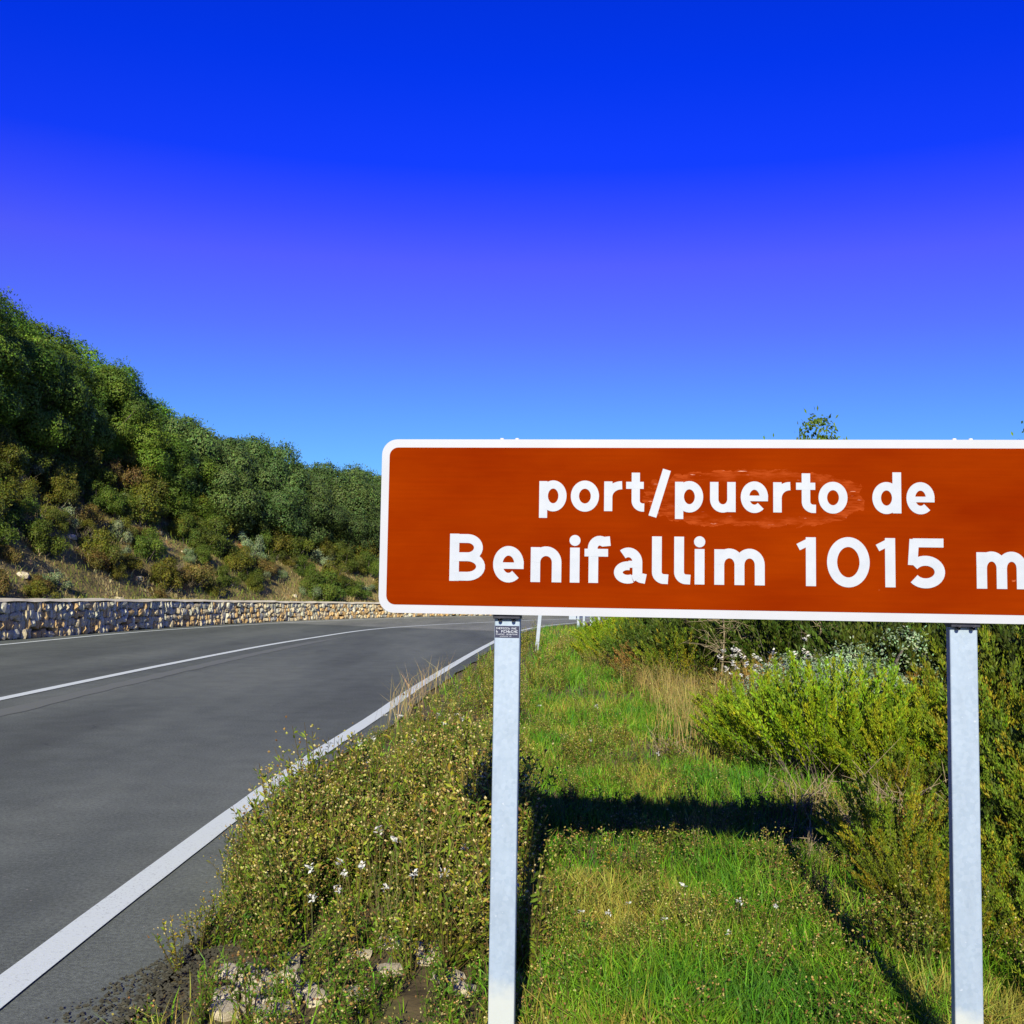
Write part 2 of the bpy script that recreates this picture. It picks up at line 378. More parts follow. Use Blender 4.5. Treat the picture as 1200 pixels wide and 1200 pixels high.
# verge ground
def grid_mesh(name, xs, ys, zf, mat):
    X, Y = np.meshgrid(xs, ys); idx = np.arange(X.size).reshape(X.shape)
    Q = np.stack([idx[:-1, :-1], idx[:-1, 1:], idx[1:, 1:], idx[1:, :-1]], -1).reshape(-1, 4)
    return mesh_from(name, np.stack([X.ravel(), Y.ravel(), zf(X, Y).ravel()], 1), [Q], mat)
ys = np.concatenate([np.arange(-8, 16, 0.2), np.arange(16, 75, 0.7)])
fr = np.concatenate([np.arange(0, 6, 0.15), np.arange(6, 60, 2.0)])
SH = np.interp(ys, shoulder[:, 1], shoulder[:, 0])
X = SH[:, None] + fr[None, :]; Y = np.repeat(ys[:, None], len(fr), 1)
Z = zverge(X, Y); Z[:, 0] = -0.03
idx = np.arange(X.size).reshape(X.shape)
Q = np.stack([idx[:-1, :-1], idx[:-1, 1:], idx[1:, 1:], idx[1:, :-1]], -1).reshape(-1, 4)
tag(link('verge_ground', mesh_from('verge', np.stack([X.ravel(), Y.ravel(), Z.ravel()], 1), [Q], M['soil'], smooth=True)), kind='structure')

# ------------------------------------------------------------------ hillside behind the wall
WS = np.concatenate([[0], np.cumsum(np.linalg.norm(np.diff(WALL, axis=0), axis=1))]); WN = normals2(WALL)
WH = np.interp(WALL[:, 1], [27, 35, 43, 50, 58, 70], [1.13, 1.08, 1.0, 0.9, 0.8, 0.75])
HILLTOP = lambda y: np.interp(y, [20, 40, 45, 48, 52, 60, 80], [9.0, 8.3, 7.4, 6.2, 4.9, 4.3, 3.6])
def hz(s, y):
    s = np.asarray(s, float); wh = np.interp(y, WALL[:, 1], WH); top = HILLTOP(y)
    b = np.clip(s - 1.0, 0, None)
    slope = 1.02; k = top / slope
    z = np.where(b < k, b * slope, top + (b - k) * 0.13)
    z = z - 0.5 * np.exp(-((b - k) / 1.5) ** 2)
    return wh * 0.92 + z + np.clip(s / 4, 0, 1) * (0.35 * vnoise(s, y, 2.2, 11) + 0.18 * vnoise(s, y, 0.8, 12))
def hill_pt(y, s):
    i = int(np.argmin(np.abs(WALL[:, 1] - y))); p = WALL[i] + WN[i] * s
    return (p[0], p[1], float(hz(s, WALL[i, 1])))
ss = np.concatenate([[0.28], np.arange(0.5, 16, 0.5), np.arange(16, 80, 4.0)])
sel = WALL[::2]; nn = WN[::2]
X = sel[:, 0][:, None] + nn[:, 0][:, None] * ss; Y = sel[:, 1][:, None] + nn[:, 1][:, None] * ss
Z = hz(ss[None, :].repeat(len(sel), 0), sel[:, 1][:, None].repeat(len(ss), 1))
idx = np.arange(X.size).reshape(X.shape); Q = np.stack([idx[:-1, :-1], idx[1:, :-1], idx[1:, 1:], idx[:-1, 1:]], -1).reshape(-1, 4)
def mat_hill():
    m, t, b, o = newmat('hill_soil'); v = objco(t)
    c = ramp(t, noise(t, v, 0.7, 6), [(0.3, (0.10, 0.08, 0.02)), (0.5, (0.22, 0.165, 0.05)), (0.62, (0.32, 0.24, 0.085)), (0.74, (0.46, 0.21, 0.06))])
    c = mixc(t, ramp(t, noise(t, v, 3.0, 5), [(0.56, 0.0), (0.66, 0.8)]), c, (0.05, 0.065, 0.018))
    t.links.new(c, b.inputs['Base Color']); b.inputs['Roughness'].default_value = 1.0
    bump(t, b, noise(t, v, 6, 6), 0.8, 0.12); return m
M['hill'] = mat_hill()
tag(link('hillside', mesh_from('hillside', np.stack([X.ravel(), Y.ravel(), Z.ravel()], 1), [Q], M['hill'], smooth=True)), kind='structure')

# ------------------------------------------------------------------ dry stone wall
def stone_variant(seed, el):
    import bmesh
    r = np.random.default_rng(seed); bm = bmesh.new(); bmesh.ops.create_cube(bm, size=1.0)
    bmesh.ops.subdivide_edges(bm, edges=bm.edges[:], cuts=1, use_grid_fill=True)
    for v in bm.verts:
        c = np.array(v.co); q = c / (np.linalg.norm(c) + 1e-9) * 0.56
        c = c * 0.50 + q * 0.50 + r.uniform(-0.09, 0.09, 3); v.co = Vector(c)
    bmesh.ops.triangulate(bm, faces=bm.faces[:])
    V = np.array([v.co[:] for v in bm.verts]); T = np.array([[v.index for v in f.verts] for f in bm.faces]); bm.free()
    return V, T
SM = [mat_noise('stone_grey', (0.25, 0.245, 0.17), (0.56, 0.55, 0.40), 6, 0.95, 0.5, 14),
      mat_noise('stone_buff', (0.38, 0.31, 0.17), (0.70, 0.60, 0.38), 6, 0.95, 0.5, 14),
      mat_noise('stone_ochre', (0.36, 0.23, 0.085), (0.66, 0.46, 0.21), 6, 0.95, 0.5, 14),
      mat_noise('stone_pale', (0.38, 0.365, 0.27), (0.66, 0.63, 0.48), 6, 0.95, 0.5, 14)]
SV = [stone_variant(100 + i, 1) for i in range(7)]
SMESH = [[mesh_from('stone', V, [T], m) for m in SM] for V, T in SV]
wall = root('stone_wall', (WALL[0][0], WALL[0][1], 0), 'low rough stone retaining wall with pale cap along the far road side', 'wall')
wall.location = (0, 0, 0)
wsel = (WALL[:, 1] > 14) & (WALL[:, 1] < 84)
wp = WALL[wsel]; wn = WN[wsel]; whh = WH[wsel]
# mortar core set back behind the stone faces
n = len(wp); V = np.zeros((n, 4, 3))
for k, (off, top) in enumerate(((0.11, 0), (0.11, 1), (0.30, 1), (0.30, 0))):
    V[:, k, :2] = wp + wn * off; V[:, k, 2] = np.where(top, whh - 0.05, -0.1)
i = np.arange(n - 1)[:, None] * 4; Q = np.concatenate([i + np.array([[a, a + 4, (a + 1) % 4 + 4, (a + 1) % 4]]) for a in range(4)])
Q = np.concatenate([Q, [[0, 1, 2, 3]], [[(n - 1) * 4 + k for k in (3, 2, 1, 0)]]])
M['mortar'] = mat_noise('wall_mortar', (0.05, 0.036, 0.014), (0.13, 0.095, 0.04), 8, 1.0, 0.6, 20)
link('core', mesh_from('core', V.reshape(-1, 3), [Q], M['mortar']), wall)
V = np.zeros((n, 4, 3)); jit = 0.020 * vnoise(wp[:, 0], wp[:, 1], 0.6, 9) + 0.012 * vnoise(wp[:, 0], wp[:, 1], 0.45, 19)
for k, (off, dz) in enumerate(((-0.10, -0.045), (0.02, 0.03), (0.34, 0.035), (0.34, -0.05))):
    V[:, k, :2] = wp + wn * (off + 0.02 * vnoise(wp[:, 0], wp[:, 1], 0.8, 8 + k)[:, None]); V[:, k, 2] = whh + dz + jit
M['cap'] = mat_noise('wall_cap', (0.60, 0.54, 0.38), (0.78, 0.72, 0.52), 3, 0.95, 0.4, 20)
link('coping', mesh_from('coping', V.reshape(-1, 3), [Q], M['cap']), wall)
# stones in rough courses
wls = np.concatenate([[0], np.cumsum(np.linalg.norm(np.diff(wp, axis=0), axis=1))])
stones = []
sr = np.random.default_rng(5)
for row in range(4):
    s = sr.uniform(0, 0.2)
    while s < wls[-1] - 0.3:
        big = sr.random() < 0.13
        w = sr.uniform(0.27, 0.45) if big else sr.uniform(0.13, 0.26)
        sc = s + w / 2; k = int(np.searchsorted(wls, sc)); h = whh[min(k, n - 1)] - 0.06; rh = h / 4
        px, py = np.interp(sc, wls, wp[:, 0]), np.interp(sc, wls, wp[:, 1])
        nx, ny = np.interp(sc, wls, wn[:, 0]), np.interp(sc, wls, wn[:, 1])
        hh = rh * (sr.uniform(0.75, 0.95) if big else sr.uniform(0.9, 1.35))
        zc = (row + 0.5) * rh + sr.uniform(-0.05, 0.05); zc = min(zc, h - hh / 2 + 0.02); zc = max(zc, hh / 2 - 0.03)
        warm = 0.95 - 0.20 * row + 0.15 * sr.uniform(-1, 1)
        u = sr.random()
        mi = (2 if u < 0.45 else 1 if u < 0.85 else 3) if sr.random() < warm else (0 if u < 0.5 else 3 if u < 0.75 else 1)
        stones.append((py, px, zc, math.atan2(-nx, ny), w * sr.uniform(0.90, 1.10), sr.uniform(0.26, 0.44), hh, mi, int(sr.integers(0, 7)), sr.uniform(-0.16, 0.16), nx, ny))
        s += w
vis = [q for q in stones if q[0] >= 28.0]; rest = [q for q in stones if q[0] < 28.0]
vis.sort(key=lambda q: q[0]); near, rest = vis[:300], rest + vis[300:]
for (py, px, zc, az, w, d, h, mi, vi, tilt, nx, ny) in near:
    o = link('stone', SMESH[vi][mi], wall, (px + nx * 0.08, py + ny * 0.08, zc)); o.scale = (w, d, h)
    o.rotation_euler = Euler((0, tilt, az + math.pi)).to_matrix().to_euler()
VV = []; TT = []; MI = []; nv = 0
for (py, px, zc, az, w, d, h, mi, vi, tilt, nx, ny) in rest:
    V, T = SV[vi]; R = np.array(Euler((0, tilt, az + math.pi)).to_matrix())
    VV.append((V * (w, d, h)) @ R.T + (px + nx * 0.08, py + ny * 0.08, zc)); TT.append(T + nv); nv += len(V); MI += [mi] * len(T)
o = link('distant_stones', mesh_from('distant_stones', np.concatenate(VV), [np.concatenate(TT)], None, mats=SM, midx=MI), wall); o['kind'] = 'stuff'

# ------------------------------------------------------------------ the brown pass sign
YAW = rad(-6.0)
sign = root('road_sign', (0.689, 3.278, 0), 'large brown road sign with white border and lettering on two steel posts', 'sign', rz=YAW)
def rrect(u0, u1, z0, z1, r, k=8):
    pts = []
    for cx, cz, a0 in ((u1 - r, z0 + r, -90), (u1 - r, z1 - r, 0), (u0 + r, z1 - r, 90), (u0 + r, z0 + r, 180)):
        for i in range(k + 1):
            a = rad(a0 + 90 * i / k); pts.append((cx + r * math.cos(a), cz + r * math.sin(a)))
    return pts
def plate(name, pts, y0, y1, mat, parent):
    """extruded outline facing -y"""
    import bmesh
    bm = bmesh.new(); f = [bm.verts.new((u, y0, z)) for u, z in pts]; b = [bm.verts.new((u, y1, z)) for u, z in pts]; n = len(pts)
    bm.faces.new(f); bm.faces.new(b[::-1])
    for i in range(n): bm.faces.new((f[i], b[i], b[(i + 1) % n], f[(i + 1) % n]))
    bmesh.ops.recalc_face_normals(bm, faces=bm.faces[:])
    me = bpy.data.meshes.new(name); bm.to_mesh(me); bm.free(); me.materials.append(mat); return link(name, me, parent)
U0, U1, Z0, Z1 = -1.114, 1.084, 1.5235, 2.0765
panel = plate('panel', rrect(U0, U1, Z0, Z1, 0.05), 0.0, 0.028, M['white_sheet'], sign)
plate('brown_field', rrect(U0 + 0.025, U1 - 0.025, Z0 + 0.0265, Z1 - 0.0265, 0.028), -0.0015, 0.004, M['brown'], panel)

# lettering: constant-width strokes, drawn in x-height units
def arc(cx, cy, rx, ry, a0, a1, k=18): return [(cx + rx * math.cos(rad(a)), cy + ry * math.sin(rad(a))) for a in np.linspace(a0, a1, k)]
def glyph(ch, w):
    s = 0.275; h = s / 2; A = 1.345; ry = 0.525 - h
    ring = lambda x0, x1, r_=ry, cy=0.5: arc((x0 + x1) / 2, cy, (x1 - x0) / 2 - h, r_, 0, 360, 40)
    if ch == 'o': return [(ring(0, w), s)]
    if ch == 'p': return [([(h, -0.245), (h, 1.0)], s), (ring(0.02, w), s)]
    if ch == 'd': return [([(w - h, 0), (w - h, A)], s), (ring(0, w - 0.02), s)]
    if ch == 'u': return [([(h, 1.0)] + arc(w / 2, 0.42, w / 2 - h, 0.44 - h, 180, 360) + [(w - h, 1.0)], s), ([(w - h, 0), (w - h, 0.6)], s)]
    if ch == 'n': return [([(h, 0), (h, 1.0)], s), (arc(w / 2, 0.57, w / 2 - h, 0.455 - h, 180, 0) + [(w - h, 0)], s)]
    if ch == 'm':
        a = (w - s) / 2
        return [([(h, 0), (h, 1.0)], s), (arc(h + a / 2, 0.57, a / 2, 0.455 - h, 180, 0) + [(h + a, 0)], s), (arc(h + a * 1.5, 0.57, a / 2, 0.455 - h, 180, 0) + [(w - h, 0)], s)]
    if ch == 'r': return [([(h, 0), (h, 1.0)], s), (arc(w * 0.93, 0.48, w * 0.93 - h, 0.53 - h, 180, 88, 12), s)]
    if ch == 't': return [([(0.34, 1.30), (0.34, 0.36)] + arc(0.34 + 0.24, 0.36, 0.24, 0.37 - h, 180, 275, 10) + [(w, h * 0.93)], s), ([(0.02, 1 - h + 0.01), (w - 0.02, 1 - h + 0.01)], s * 0.86)]
    if ch == 'e':
        return [(arc(w / 2, 0.5, w / 2 - h, ry, 0, 312, 34), s), ([(h, 0.46), (w - 0.005, 0.46)], 0.185)]
    if ch == 'i': return [([(h, 0), (h, 1.0)], s), ('dot', (h, 1.205), 0.158)]
    if ch == 'l': return [([(h, A), (h, 0.34)] + arc(h + 0.2, 0.34, 0.2, 0.34 - h, 180, 275, 10) + [(w, h * 0.96)], s)]
    if ch == 'f': return [([(w, A - h - 0.01)] + arc(w - 0.06 - 0.24, 0.98, 0.20, 0.365 - h, 60, 180, 10) + [(0.205, 0.9), (0.205, 0.0)], s), ([(-0.05, 1 - h), (w - 0.06, 1 - h)], s * 0.8)]
    if ch == 'a':
        x = w - 0.08 - h
        return [(arc(0.42, 0.60, x - 0.42, 0.42 - h, 128, 0, 14) + [(x, 0.28)] + arc(x + 0.16, 0.28, 0.16, 0.27 - h, 180, 268, 8) + [(w + 0.02, h * 0.95)], s),
                (arc(0.40, 0.31, 0.40 - h, 0.33 - h, 75, 300, 22), s * 0.9), ([(0.42, 0.545), (x, 0.545)], s * 0.72), (arc(0.40, 0.31, x - 0.40, 0.33 - h, 300, 360, 8), s * 0.7)]
    if ch == 'B':
        c = 1.365; m = 0.70; q = w * 0.50
        return [([(h, 0), (h, c)], s), ([(h, c - h)] + [(q, c - h)] + arc(q, (c - h + m) / 2, w * 0.93 - q - h, (c - h - m) / 2, 90, -90, 14) + [(h, m)], s * 0.93),
                ([(h, m)] + [(q, m)] + arc(q, (m + h) / 2, w - q - h, (m - h) / 2, 90, -90, 14) + [(h, h)], s * 0.93)]
    if ch == '0': return [(arc(w / 2, 0.68, w / 2 - h, 0.70 - h, 0, 360, 48), s)]
    if ch == '1': return [([(w - h, 0), (w - h, 1.365)], s), ([(0.03, 1.085), (w - h, 1.265)], 0.2)]
    if ch == '5':
        return [([(0.13, 1.365 - h * 0.9), (w - 0.03, 1.365 - h * 0.9)], s * 0.9), ([(0.17, 1.34), (0.12, 0.62)], s * 0.93),
                (arc(w / 2 - 0.03, 0.435, w / 2 + 0.03 - h, 0.45 - h, 146, -143, 30), s)]
    if ch == '/': return [([(0.13, -0.17), (w - 0.13, 1.40)], 0.27)]
def ribbon(path, w):
    P = np.array(path, float); P = P[np.concatenate([[True], np.linalg.norm(np.diff(P, axis=0), axis=1) > 1e-6])]; closed = np.allclose(P[0], P[-1])
    if closed: P = P[:-1]
    n = len(P); L = []; Rr = []
    for i in range(n):
        a = P[i - 1] if (i > 0 or closed) else None; b = P[(i + 1) % n] if (i < n - 1 or closed) else None
        d1 = None if a is None else (P[i] - a) / np.linalg.norm(P[i] - a); d2 = None if b is None else (b - P[i]) / np.linalg.norm(b - P[i])
        d1 = d2 if d1 is None else d1; d2 = d1 if d2 is None else d2
        n1 = np.array([-d1[1], d1[0]]); n2 = np.array([-d2[1], d2[0]]); m = n1 + n2; m /= np.linalg.norm(m); k = min(1 / max(m @ n1, 0.4), 1.6)
        L.append(P[i] + m * k * w / 2); Rr.append(P[i] - m * k * w / 2)
    return np.array(L), np.array(Rr), closed
def letter(ch, u0, u1, base, xh):
    g = Geo(); w = (u1 - u0) / xh
    for k, st in enumerate(glyph(ch, w)):
        y0 = -0.0030 - 0.0003 * k; y1 = -0.0010
        to = lambda p, y: np.stack([u0 + p[:, 0] * xh, np.full(len(p), y), base + p[:, 1] * xh], 1)
        if st[0] == 'dot':
            c = np.array([(st[1][0] + st[2] * math.cos(a), st[1][1] + st[2] * math.sin(a)) for a in np.linspace(0, 2 * math.pi, 20, endpoint=False)])
            V = np.vstack([to(c, y0), to(c, y1), to(np.array([st[1]]), y0)]); n = 20
            T = [[40, i, (i + 1) % n] for i in range(n)]; Q = [[i, i + n, (i + 1) % n + n, (i + 1) % n] for i in range(n)]
            g.add(V, T=T, Q=Q); continue
        L, R, cl = ribbon(*st); n = len(L); V = np.vstack([to(L, y0), to(R, y0), to(L, y1), to(R, y1)])
        Q = []
        for i in range(n if cl else n - 1):
            j = (i + 1) % n
            Q += [[i, i + n, j + n, j], [i, j, j + 2 * n, i + 2 * n], [j + n, i + n, i + 3 * n, j + 3 * n]]
        if not cl: Q += [[0, 2 * n, 3 * n, n], [n - 1, 2 * n - 1, 4 * n - 1, 3 * n - 1]]
        g.add(V, Q=Q)
    link('letter', g.mesh('letter', M['letter'], False), panel)
ROW1 = [('p', -0.6073, -0.5214), ('o', -0.508, -0.42), ('r', -0.4041, -0.3458), ('t', -0.3378, -0.2797), ('/', -0.2665, -0.1982), ('p', -0.1851, -0.0989), ('u', -0.078, -0.0001), ('e', 0.0154, 0.098), ('r', 0.1134, 0.1674), ('t', 0.1802, 0.2415), ('o', 0.2492, 0.3356), ('d', 0.409, 0.4945), ('e', 0.5096, 0.5921)]
ROW2 = [('B', -0.888, -0.774), ('e', -0.7496, -0.6527), ('n', -0.6312, -0.5349), ('i', -0.5083, -0.479), ('f', -0.4578, -0.3837), ('a', -0.3731, -0.2757), ('l', -0.2548, -0.2051), ('l', -0.1868, -0.1373), ('i', -0.1243, -0.0932), ('m', -0.0646, 0.0874), ('1', 0.1845, 0.2405), ('0', 0.2735, 0.3996), ('1', 0.4197, 0.4749), ('5', 0.5124, 0.6193), ('m', 0.7107, 0.8555)]
for ch, a, b in ROW1: letter(ch, a, b, 1.8510, 0.0930)
for ch, a, b in ROW2: letter(ch, a, b, 1.6270, 0.1090)

PW = 0.081
for pu in (-0.706, 0.682):
    x0, x1 = pu - PW / 2, pu + PW / 2
    post = link('post', box_mesh('post', (x0, x1, 0.034, 0.074, -0.3, 2.06), M['zinc'], 0.0035), sign)
    cl = link('clamp', box_mesh('clamp', (x0 - 0.002, x1 + 0.002, 0.012, 0.079, Z0 - 0.013, Z0 + 0.03), M['dark'], 0.002), sign)
    for k in (-1, 1):
        bu = pu + k * 0.021
        g = Geo(); tube(g, [(bu, 0.010, Z0 - 0.006), (bu, 0.024, Z0 - 0.006)], [0.0075, 0.0075], (0.5,) * 3, 8)
        V, T, Q, C = g.arrays()
        link('bolt', mesh_from('bolt', V, [T, Q], M['bolt']), cl)
        g = Geo(); tube(g, [(bu, 0.012, Z0 - 0.0165), (bu, 0.026, Z0 - 0.0165)], [0.006, 0.006], (0.5,) * 3, 8)
        V, T, Q, C = g.arrays(); link('nut', mesh_from('nut', V, [T, Q], M['dark']), cl)
        g = Geo(); tube(g, [(pu + k * 0.024, 0.018, Z1 - 0.004), (pu + k * 0.024, 0.018, Z1 + 0.006)], [0.008, 0.006], (0.5,) * 3, 8)
        V, T, Q, C = g.arrays(); link('top_bolt', mesh_from('top_bolt', V, [T, Q], M['bolt']), sign)
    if pu < 0:
        st = link('maker_label', box_mesh('maker_label', (x0 + 0.002, x1 - 0.002, 0.0328, 0.0345, 1.4505, 1.4880), M['sticker']), post)
        # rows of tiny printed characters, too small to read
        g = Geo(); rr = np.random.default_rng(3)
        for zc, hh, wid in ((1.4800, 0.0058, 0.0042), (1.4703, 0.0075, 0.0062), (1.4615, 0.0040, 0.0034), (1.4550, 0.0030, 0.0028)):
            u = x0 + 0.006 + (0.012 if hh < 0.0035 else 0)
            while u < x1 - 0.010 - (0.012 if hh < 0.0035 else 0):
                ww = wid * rr.uniform(0.7, 1.2)
                if rr.random() < 0.88:
                    t_ = hh * 0.22; kind = rr.integers(0, 4)
                    def bar(a, b, c, d, gg=g): gg.add(box_v(a, b, 0.0324, 0.0329, c, d), Q=BOXQ)
                    bar(u, u + t_, zc - hh / 2, zc + hh / 2)
                    if kind in (0, 1): bar(u + t_, u + ww, zc + hh / 2 - t_, zc + hh / 2)
                    if kind in (1, 2): bar(u + t_, u + ww, zc - hh / 2, zc - hh / 2 + t_)
                    if kind in (0, 2, 3): bar(u + t_, u + ww, zc - t_ / 2, zc + t_ / 2)
                    if kind == 3: bar(u + ww, u + ww + t_, zc - hh / 2, zc + hh / 2)
                u += ww + wid * 0.35
        link('print', g.mesh('print', M['letter'], False), st)
# ------------------------------------------------------------------ where the plants stand (metres)
# oaks: (y of the wall point they stand behind, distance behind the wall, size)
HOAKS = [(y, s, sc) for y, s, sc in (
    (33.0, 8.6, 1.15), (34.5, 7.4, 0.95), (36.0, 8.2, 1.1), (37.6, 7.3, 1.0), (39.0, 8.0, 1.05), (40.6, 7.0, 0.95), (42.0, 9.0, 0.95),
    (31.0, 8.2, 1.05), (29.0, 8.4, 1.1), (32.0, 11.2, 1.25), (35.0, 11.0, 1.2), (38.0, 10.6, 1.1), (41.0, 10.0, 1.0), (30.0, 11.5, 1.25), (27.5, 10, 1.2),
    (33.5, 14.5, 1.3), (37.0, 13.8, 1.2), (40.0, 13.0, 1.05), (29.5, 15, 1.3), (26, 13, 1.3), (24, 9, 1.2), (22, 11, 1.2),
    (43.2, 8.6, 0.95), (44.6, 7.6, 0.85), (46.0, 7.2, 0.85), (44.5, 10.6, 1.05), (46.8, 9.4, 0.95), (43.5, 12.5, 1.05), (47.4, 6.8, 0.8), (48.4, 8.6, 0.82), (46, 12.0, 1.05), (48.6, 11.6, 0.9),
    (49.2, 6.0, 0.75), (50.0, 6.8, 0.95), (51.5, 5.4, 0.85), (53.0, 6.6, 1.0), (54.5, 5.2, 0.9), (56.0, 6.4, 1.0), (57.5, 5.0, 0.9), (59.0, 6.2, 1.0), (60.5, 4.8, 0.9),
    (62, 6.0, 1.0), (63.5, 4.6, 0.9), (65, 5.8, 1.0), (67, 4.8, 0.9), (69, 5.6, 1.0), (71, 4.6, 0.9), (73, 5.6, 1.0), (76, 5.0, 1.0), (79, 5.4, 1.0),
    (49.0, 9.6, 1.0), (52.0, 9.6, 1.05), (55.0, 9.4, 1.1), (58.0, 9.2, 1.1), (61.0, 9.0, 1.1), (64, 8.8, 1.1), (67, 8.8, 1.1), (70, 8.6, 1.1), (74, 8.6, 1.1),
    (48.0, 13, 1.05), (51.5, 13, 1.1), (55, 13, 1.15), (59, 12.5, 1.15), (63, 12.5, 1.15))]
VSHRUBS = [('bright', 2.65, 8.9, 1.05), ('bright', 3.2, 9.5, 0.95), ('bright', 2.25, 9.8, 0.75), ('bright', 3.0, 8.2, 0.75), ('bright', 2.5, 10.4, 0.9), ('bright', 3.6, 8.9, 0.9),
    ('pale', 3.35, 10.6, 1.75), ('pale', 3.8, 10.5, 1.5), ('pale', 3.0, 11.2, 1.2),
    ('olive', 3.5, 7.9, 0.95), ('olive', 4.1, 9.2, 1.2), ('dark', 3.3, 7.1, 0.6), ('olive', 3.9, 8.1, 1.15), ('olive', 4.6, 10.0, 1.35), ('olive', 2.95, 6.5, 0.58), ('olive', 3.4, 6.4, 0.9),
    ('dark', 2.75, 5.8, 0.48), ('olive', 3.0, 5.5, 0.8), ('olive', 2.35, 5.1, 0.5), ('olive', 2.2, 4.4, 0.45), ('olive', 2.7, 4.8, 0.65), ('olive', 2.1, 3.7, 0.45), ('olive', 2.6, 4.0, 0.6), ('olive', 3.3, 4.6, 0.9), ('olive', 3.1, 3.6, 0.8),
    ('olive', 2.1, 5.9, 0.6), ('rust', 2.5, 6.6, 0.45), ('olive', 1.95, 5.2, 0.42), ('olive', 2.75, 7.4, 0.5), ('rust', 4.4, 7.4, 1.1), ('rust', 3.8, 10.4, 1.2), ('olive', 1.85, 4.5, 0.4), ('rust', 2.9, 7.6, 0.5), ('rust', 3.3, 14.0, 1.1),
    ('twig', 2.2, 6.6, 0.7), ('twig', 2.6, 7.0, 0.7), ('twig', 1.75, 6.2, 0.45), ('twig', 2.0, 7.5, 0.6), ('twig', 1.5, 9.9, 0.5),
    ('dark', 4.3, 12.0, 1.2), ('dark', 5.0, 11.4, 1.3), ('dark', 5.6, 12.6, 1.5), ('dark', 4.9, 13.4, 1.4), ('dark', 6.3, 13.6, 1.6), ('dark', 5.4, 15.2, 1.6), ('dark', 4.2, 16.0, 1.5), ('dark', 3.3, 17.6, 1.3), ('dark', 5.3, 9.8, 1.3), ('dark', 4.7, 8.4, 1.1), ('dark', 6.2, 11.0, 1.5), ('dark', 7.2, 12.6, 1.6), ('dark', 4.0, 6.6, 1.0), ('dark', 4.2, 5.4, 1.0),
    ('dark', 2.6, 19.5, 1.0), ('dark', 3.2, 21.5, 1.2), ('olive', 2.4, 21.0, 1.1), ('olive', 2.9, 23.5, 1.2), ('bright', 2.5, 25.5, 1.2), ('olive', 3.3, 27.5, 1.3), ('rust', 2.2, 18.0, 1.1), ('olive', 2.7, 17.0, 1.1), ('bright', 3.3, 30.0, 1.3), ('olive', 4.0, 33.0, 1.4), ('dark', 4.2, 29.0, 1.6), ('bright', 1.9, 22.5, 0.8), ('olive', 4.6, 37, 1.4), ('olive', 5.4, 41, 1.4)]
FLOWERS = [(-0.88, 4.85, 1), (-0.73, 4.75, 1), (-0.70, 4.7, .9), (-0.62, 4.66, 1), (-0.80, 4.5, .9), (-0.68, 4.42, .9), (-0.5, 4.9, 1.1), (-0.40, 4.75, 1), (-0.27, 4.85, 1), (-0.28, 4.6, .9), (-0.5, 4.5, .8),
    (-0.45, 9.2, 1.2), (-1.15, 8.3, 1.2), (-1.05, 8.4, 1.1), (-0.42, 9.6, 1.2), (-0.62, 9.4, 1.2), (-0.9, 9.0, 1.2), (-0.5, 8.6, 1.1), (-0.7, 8.0, 1.1), (-1.0, 7.6, 1.1), (-1.1, 9.6, 1.1),
    (0.75, 4.6, .7), (0.98, 4.6, .7), (0.42, 4.5, .6), (0.5, 4.45, .6), (0.62, 4.25, .6), (0.3, 4.3, .6), (0.88, 4.3, .6), (1.1, 4.45, .6), (0.05, 4.6, .7), (-0.05, 4.4, .7), (1.2, 8.7, .8), (0.7, 9.2, .8), (0.3, 10.6, 1), (0.9, 11.0, 1), (-0.2, 5.3, 1), (-0.62, 5.3, 1.1)]
ROCKS = [(-0.98, 4.32, .20, .13, .09), (-0.88, 4.42, .26, .12, .07), (-1.06, 4.18, .12, .1, .06), (-0.92, 4.16, .16, .12, .06), (-0.78, 4.22, .12, .1, .05), (-1.02, 4.05, .14, .11, .06), (-0.84, 4.02, .2, .12, .05), (-0.70, 4.10, .1, .08, .05),
    (-0.48, 4.75, .16, .12, .05), (-0.38, 4.6, .12, .1, .05), (-0.3, 4.45, .14, .12, .05), (-0.45, 4.3, .1, .09, .04), (-0.22, 4.2, .12, .1, .05), (-0.55, 4.08, .12, .08, .04), (-0.15, 4.05, .1, .08, .04), (-0.6, 4.55, .1, .08, .04), (-0.25, 4.65, .16, .13, .05), (-1.12, 4.42, .09, .08, .05)]
# ------------------------------------------------------------------ vegetation: prototypes
def jitter_cols(base, n, rng, v=0.22, h=0.10):
    base = np.asarray(base, float)
    c = base * (1 + rng.normal(0, v, (n, 1))) * (1 + rng.normal(0, h, (n, 3)))
    return np.clip(c, 0.003, 0.9)

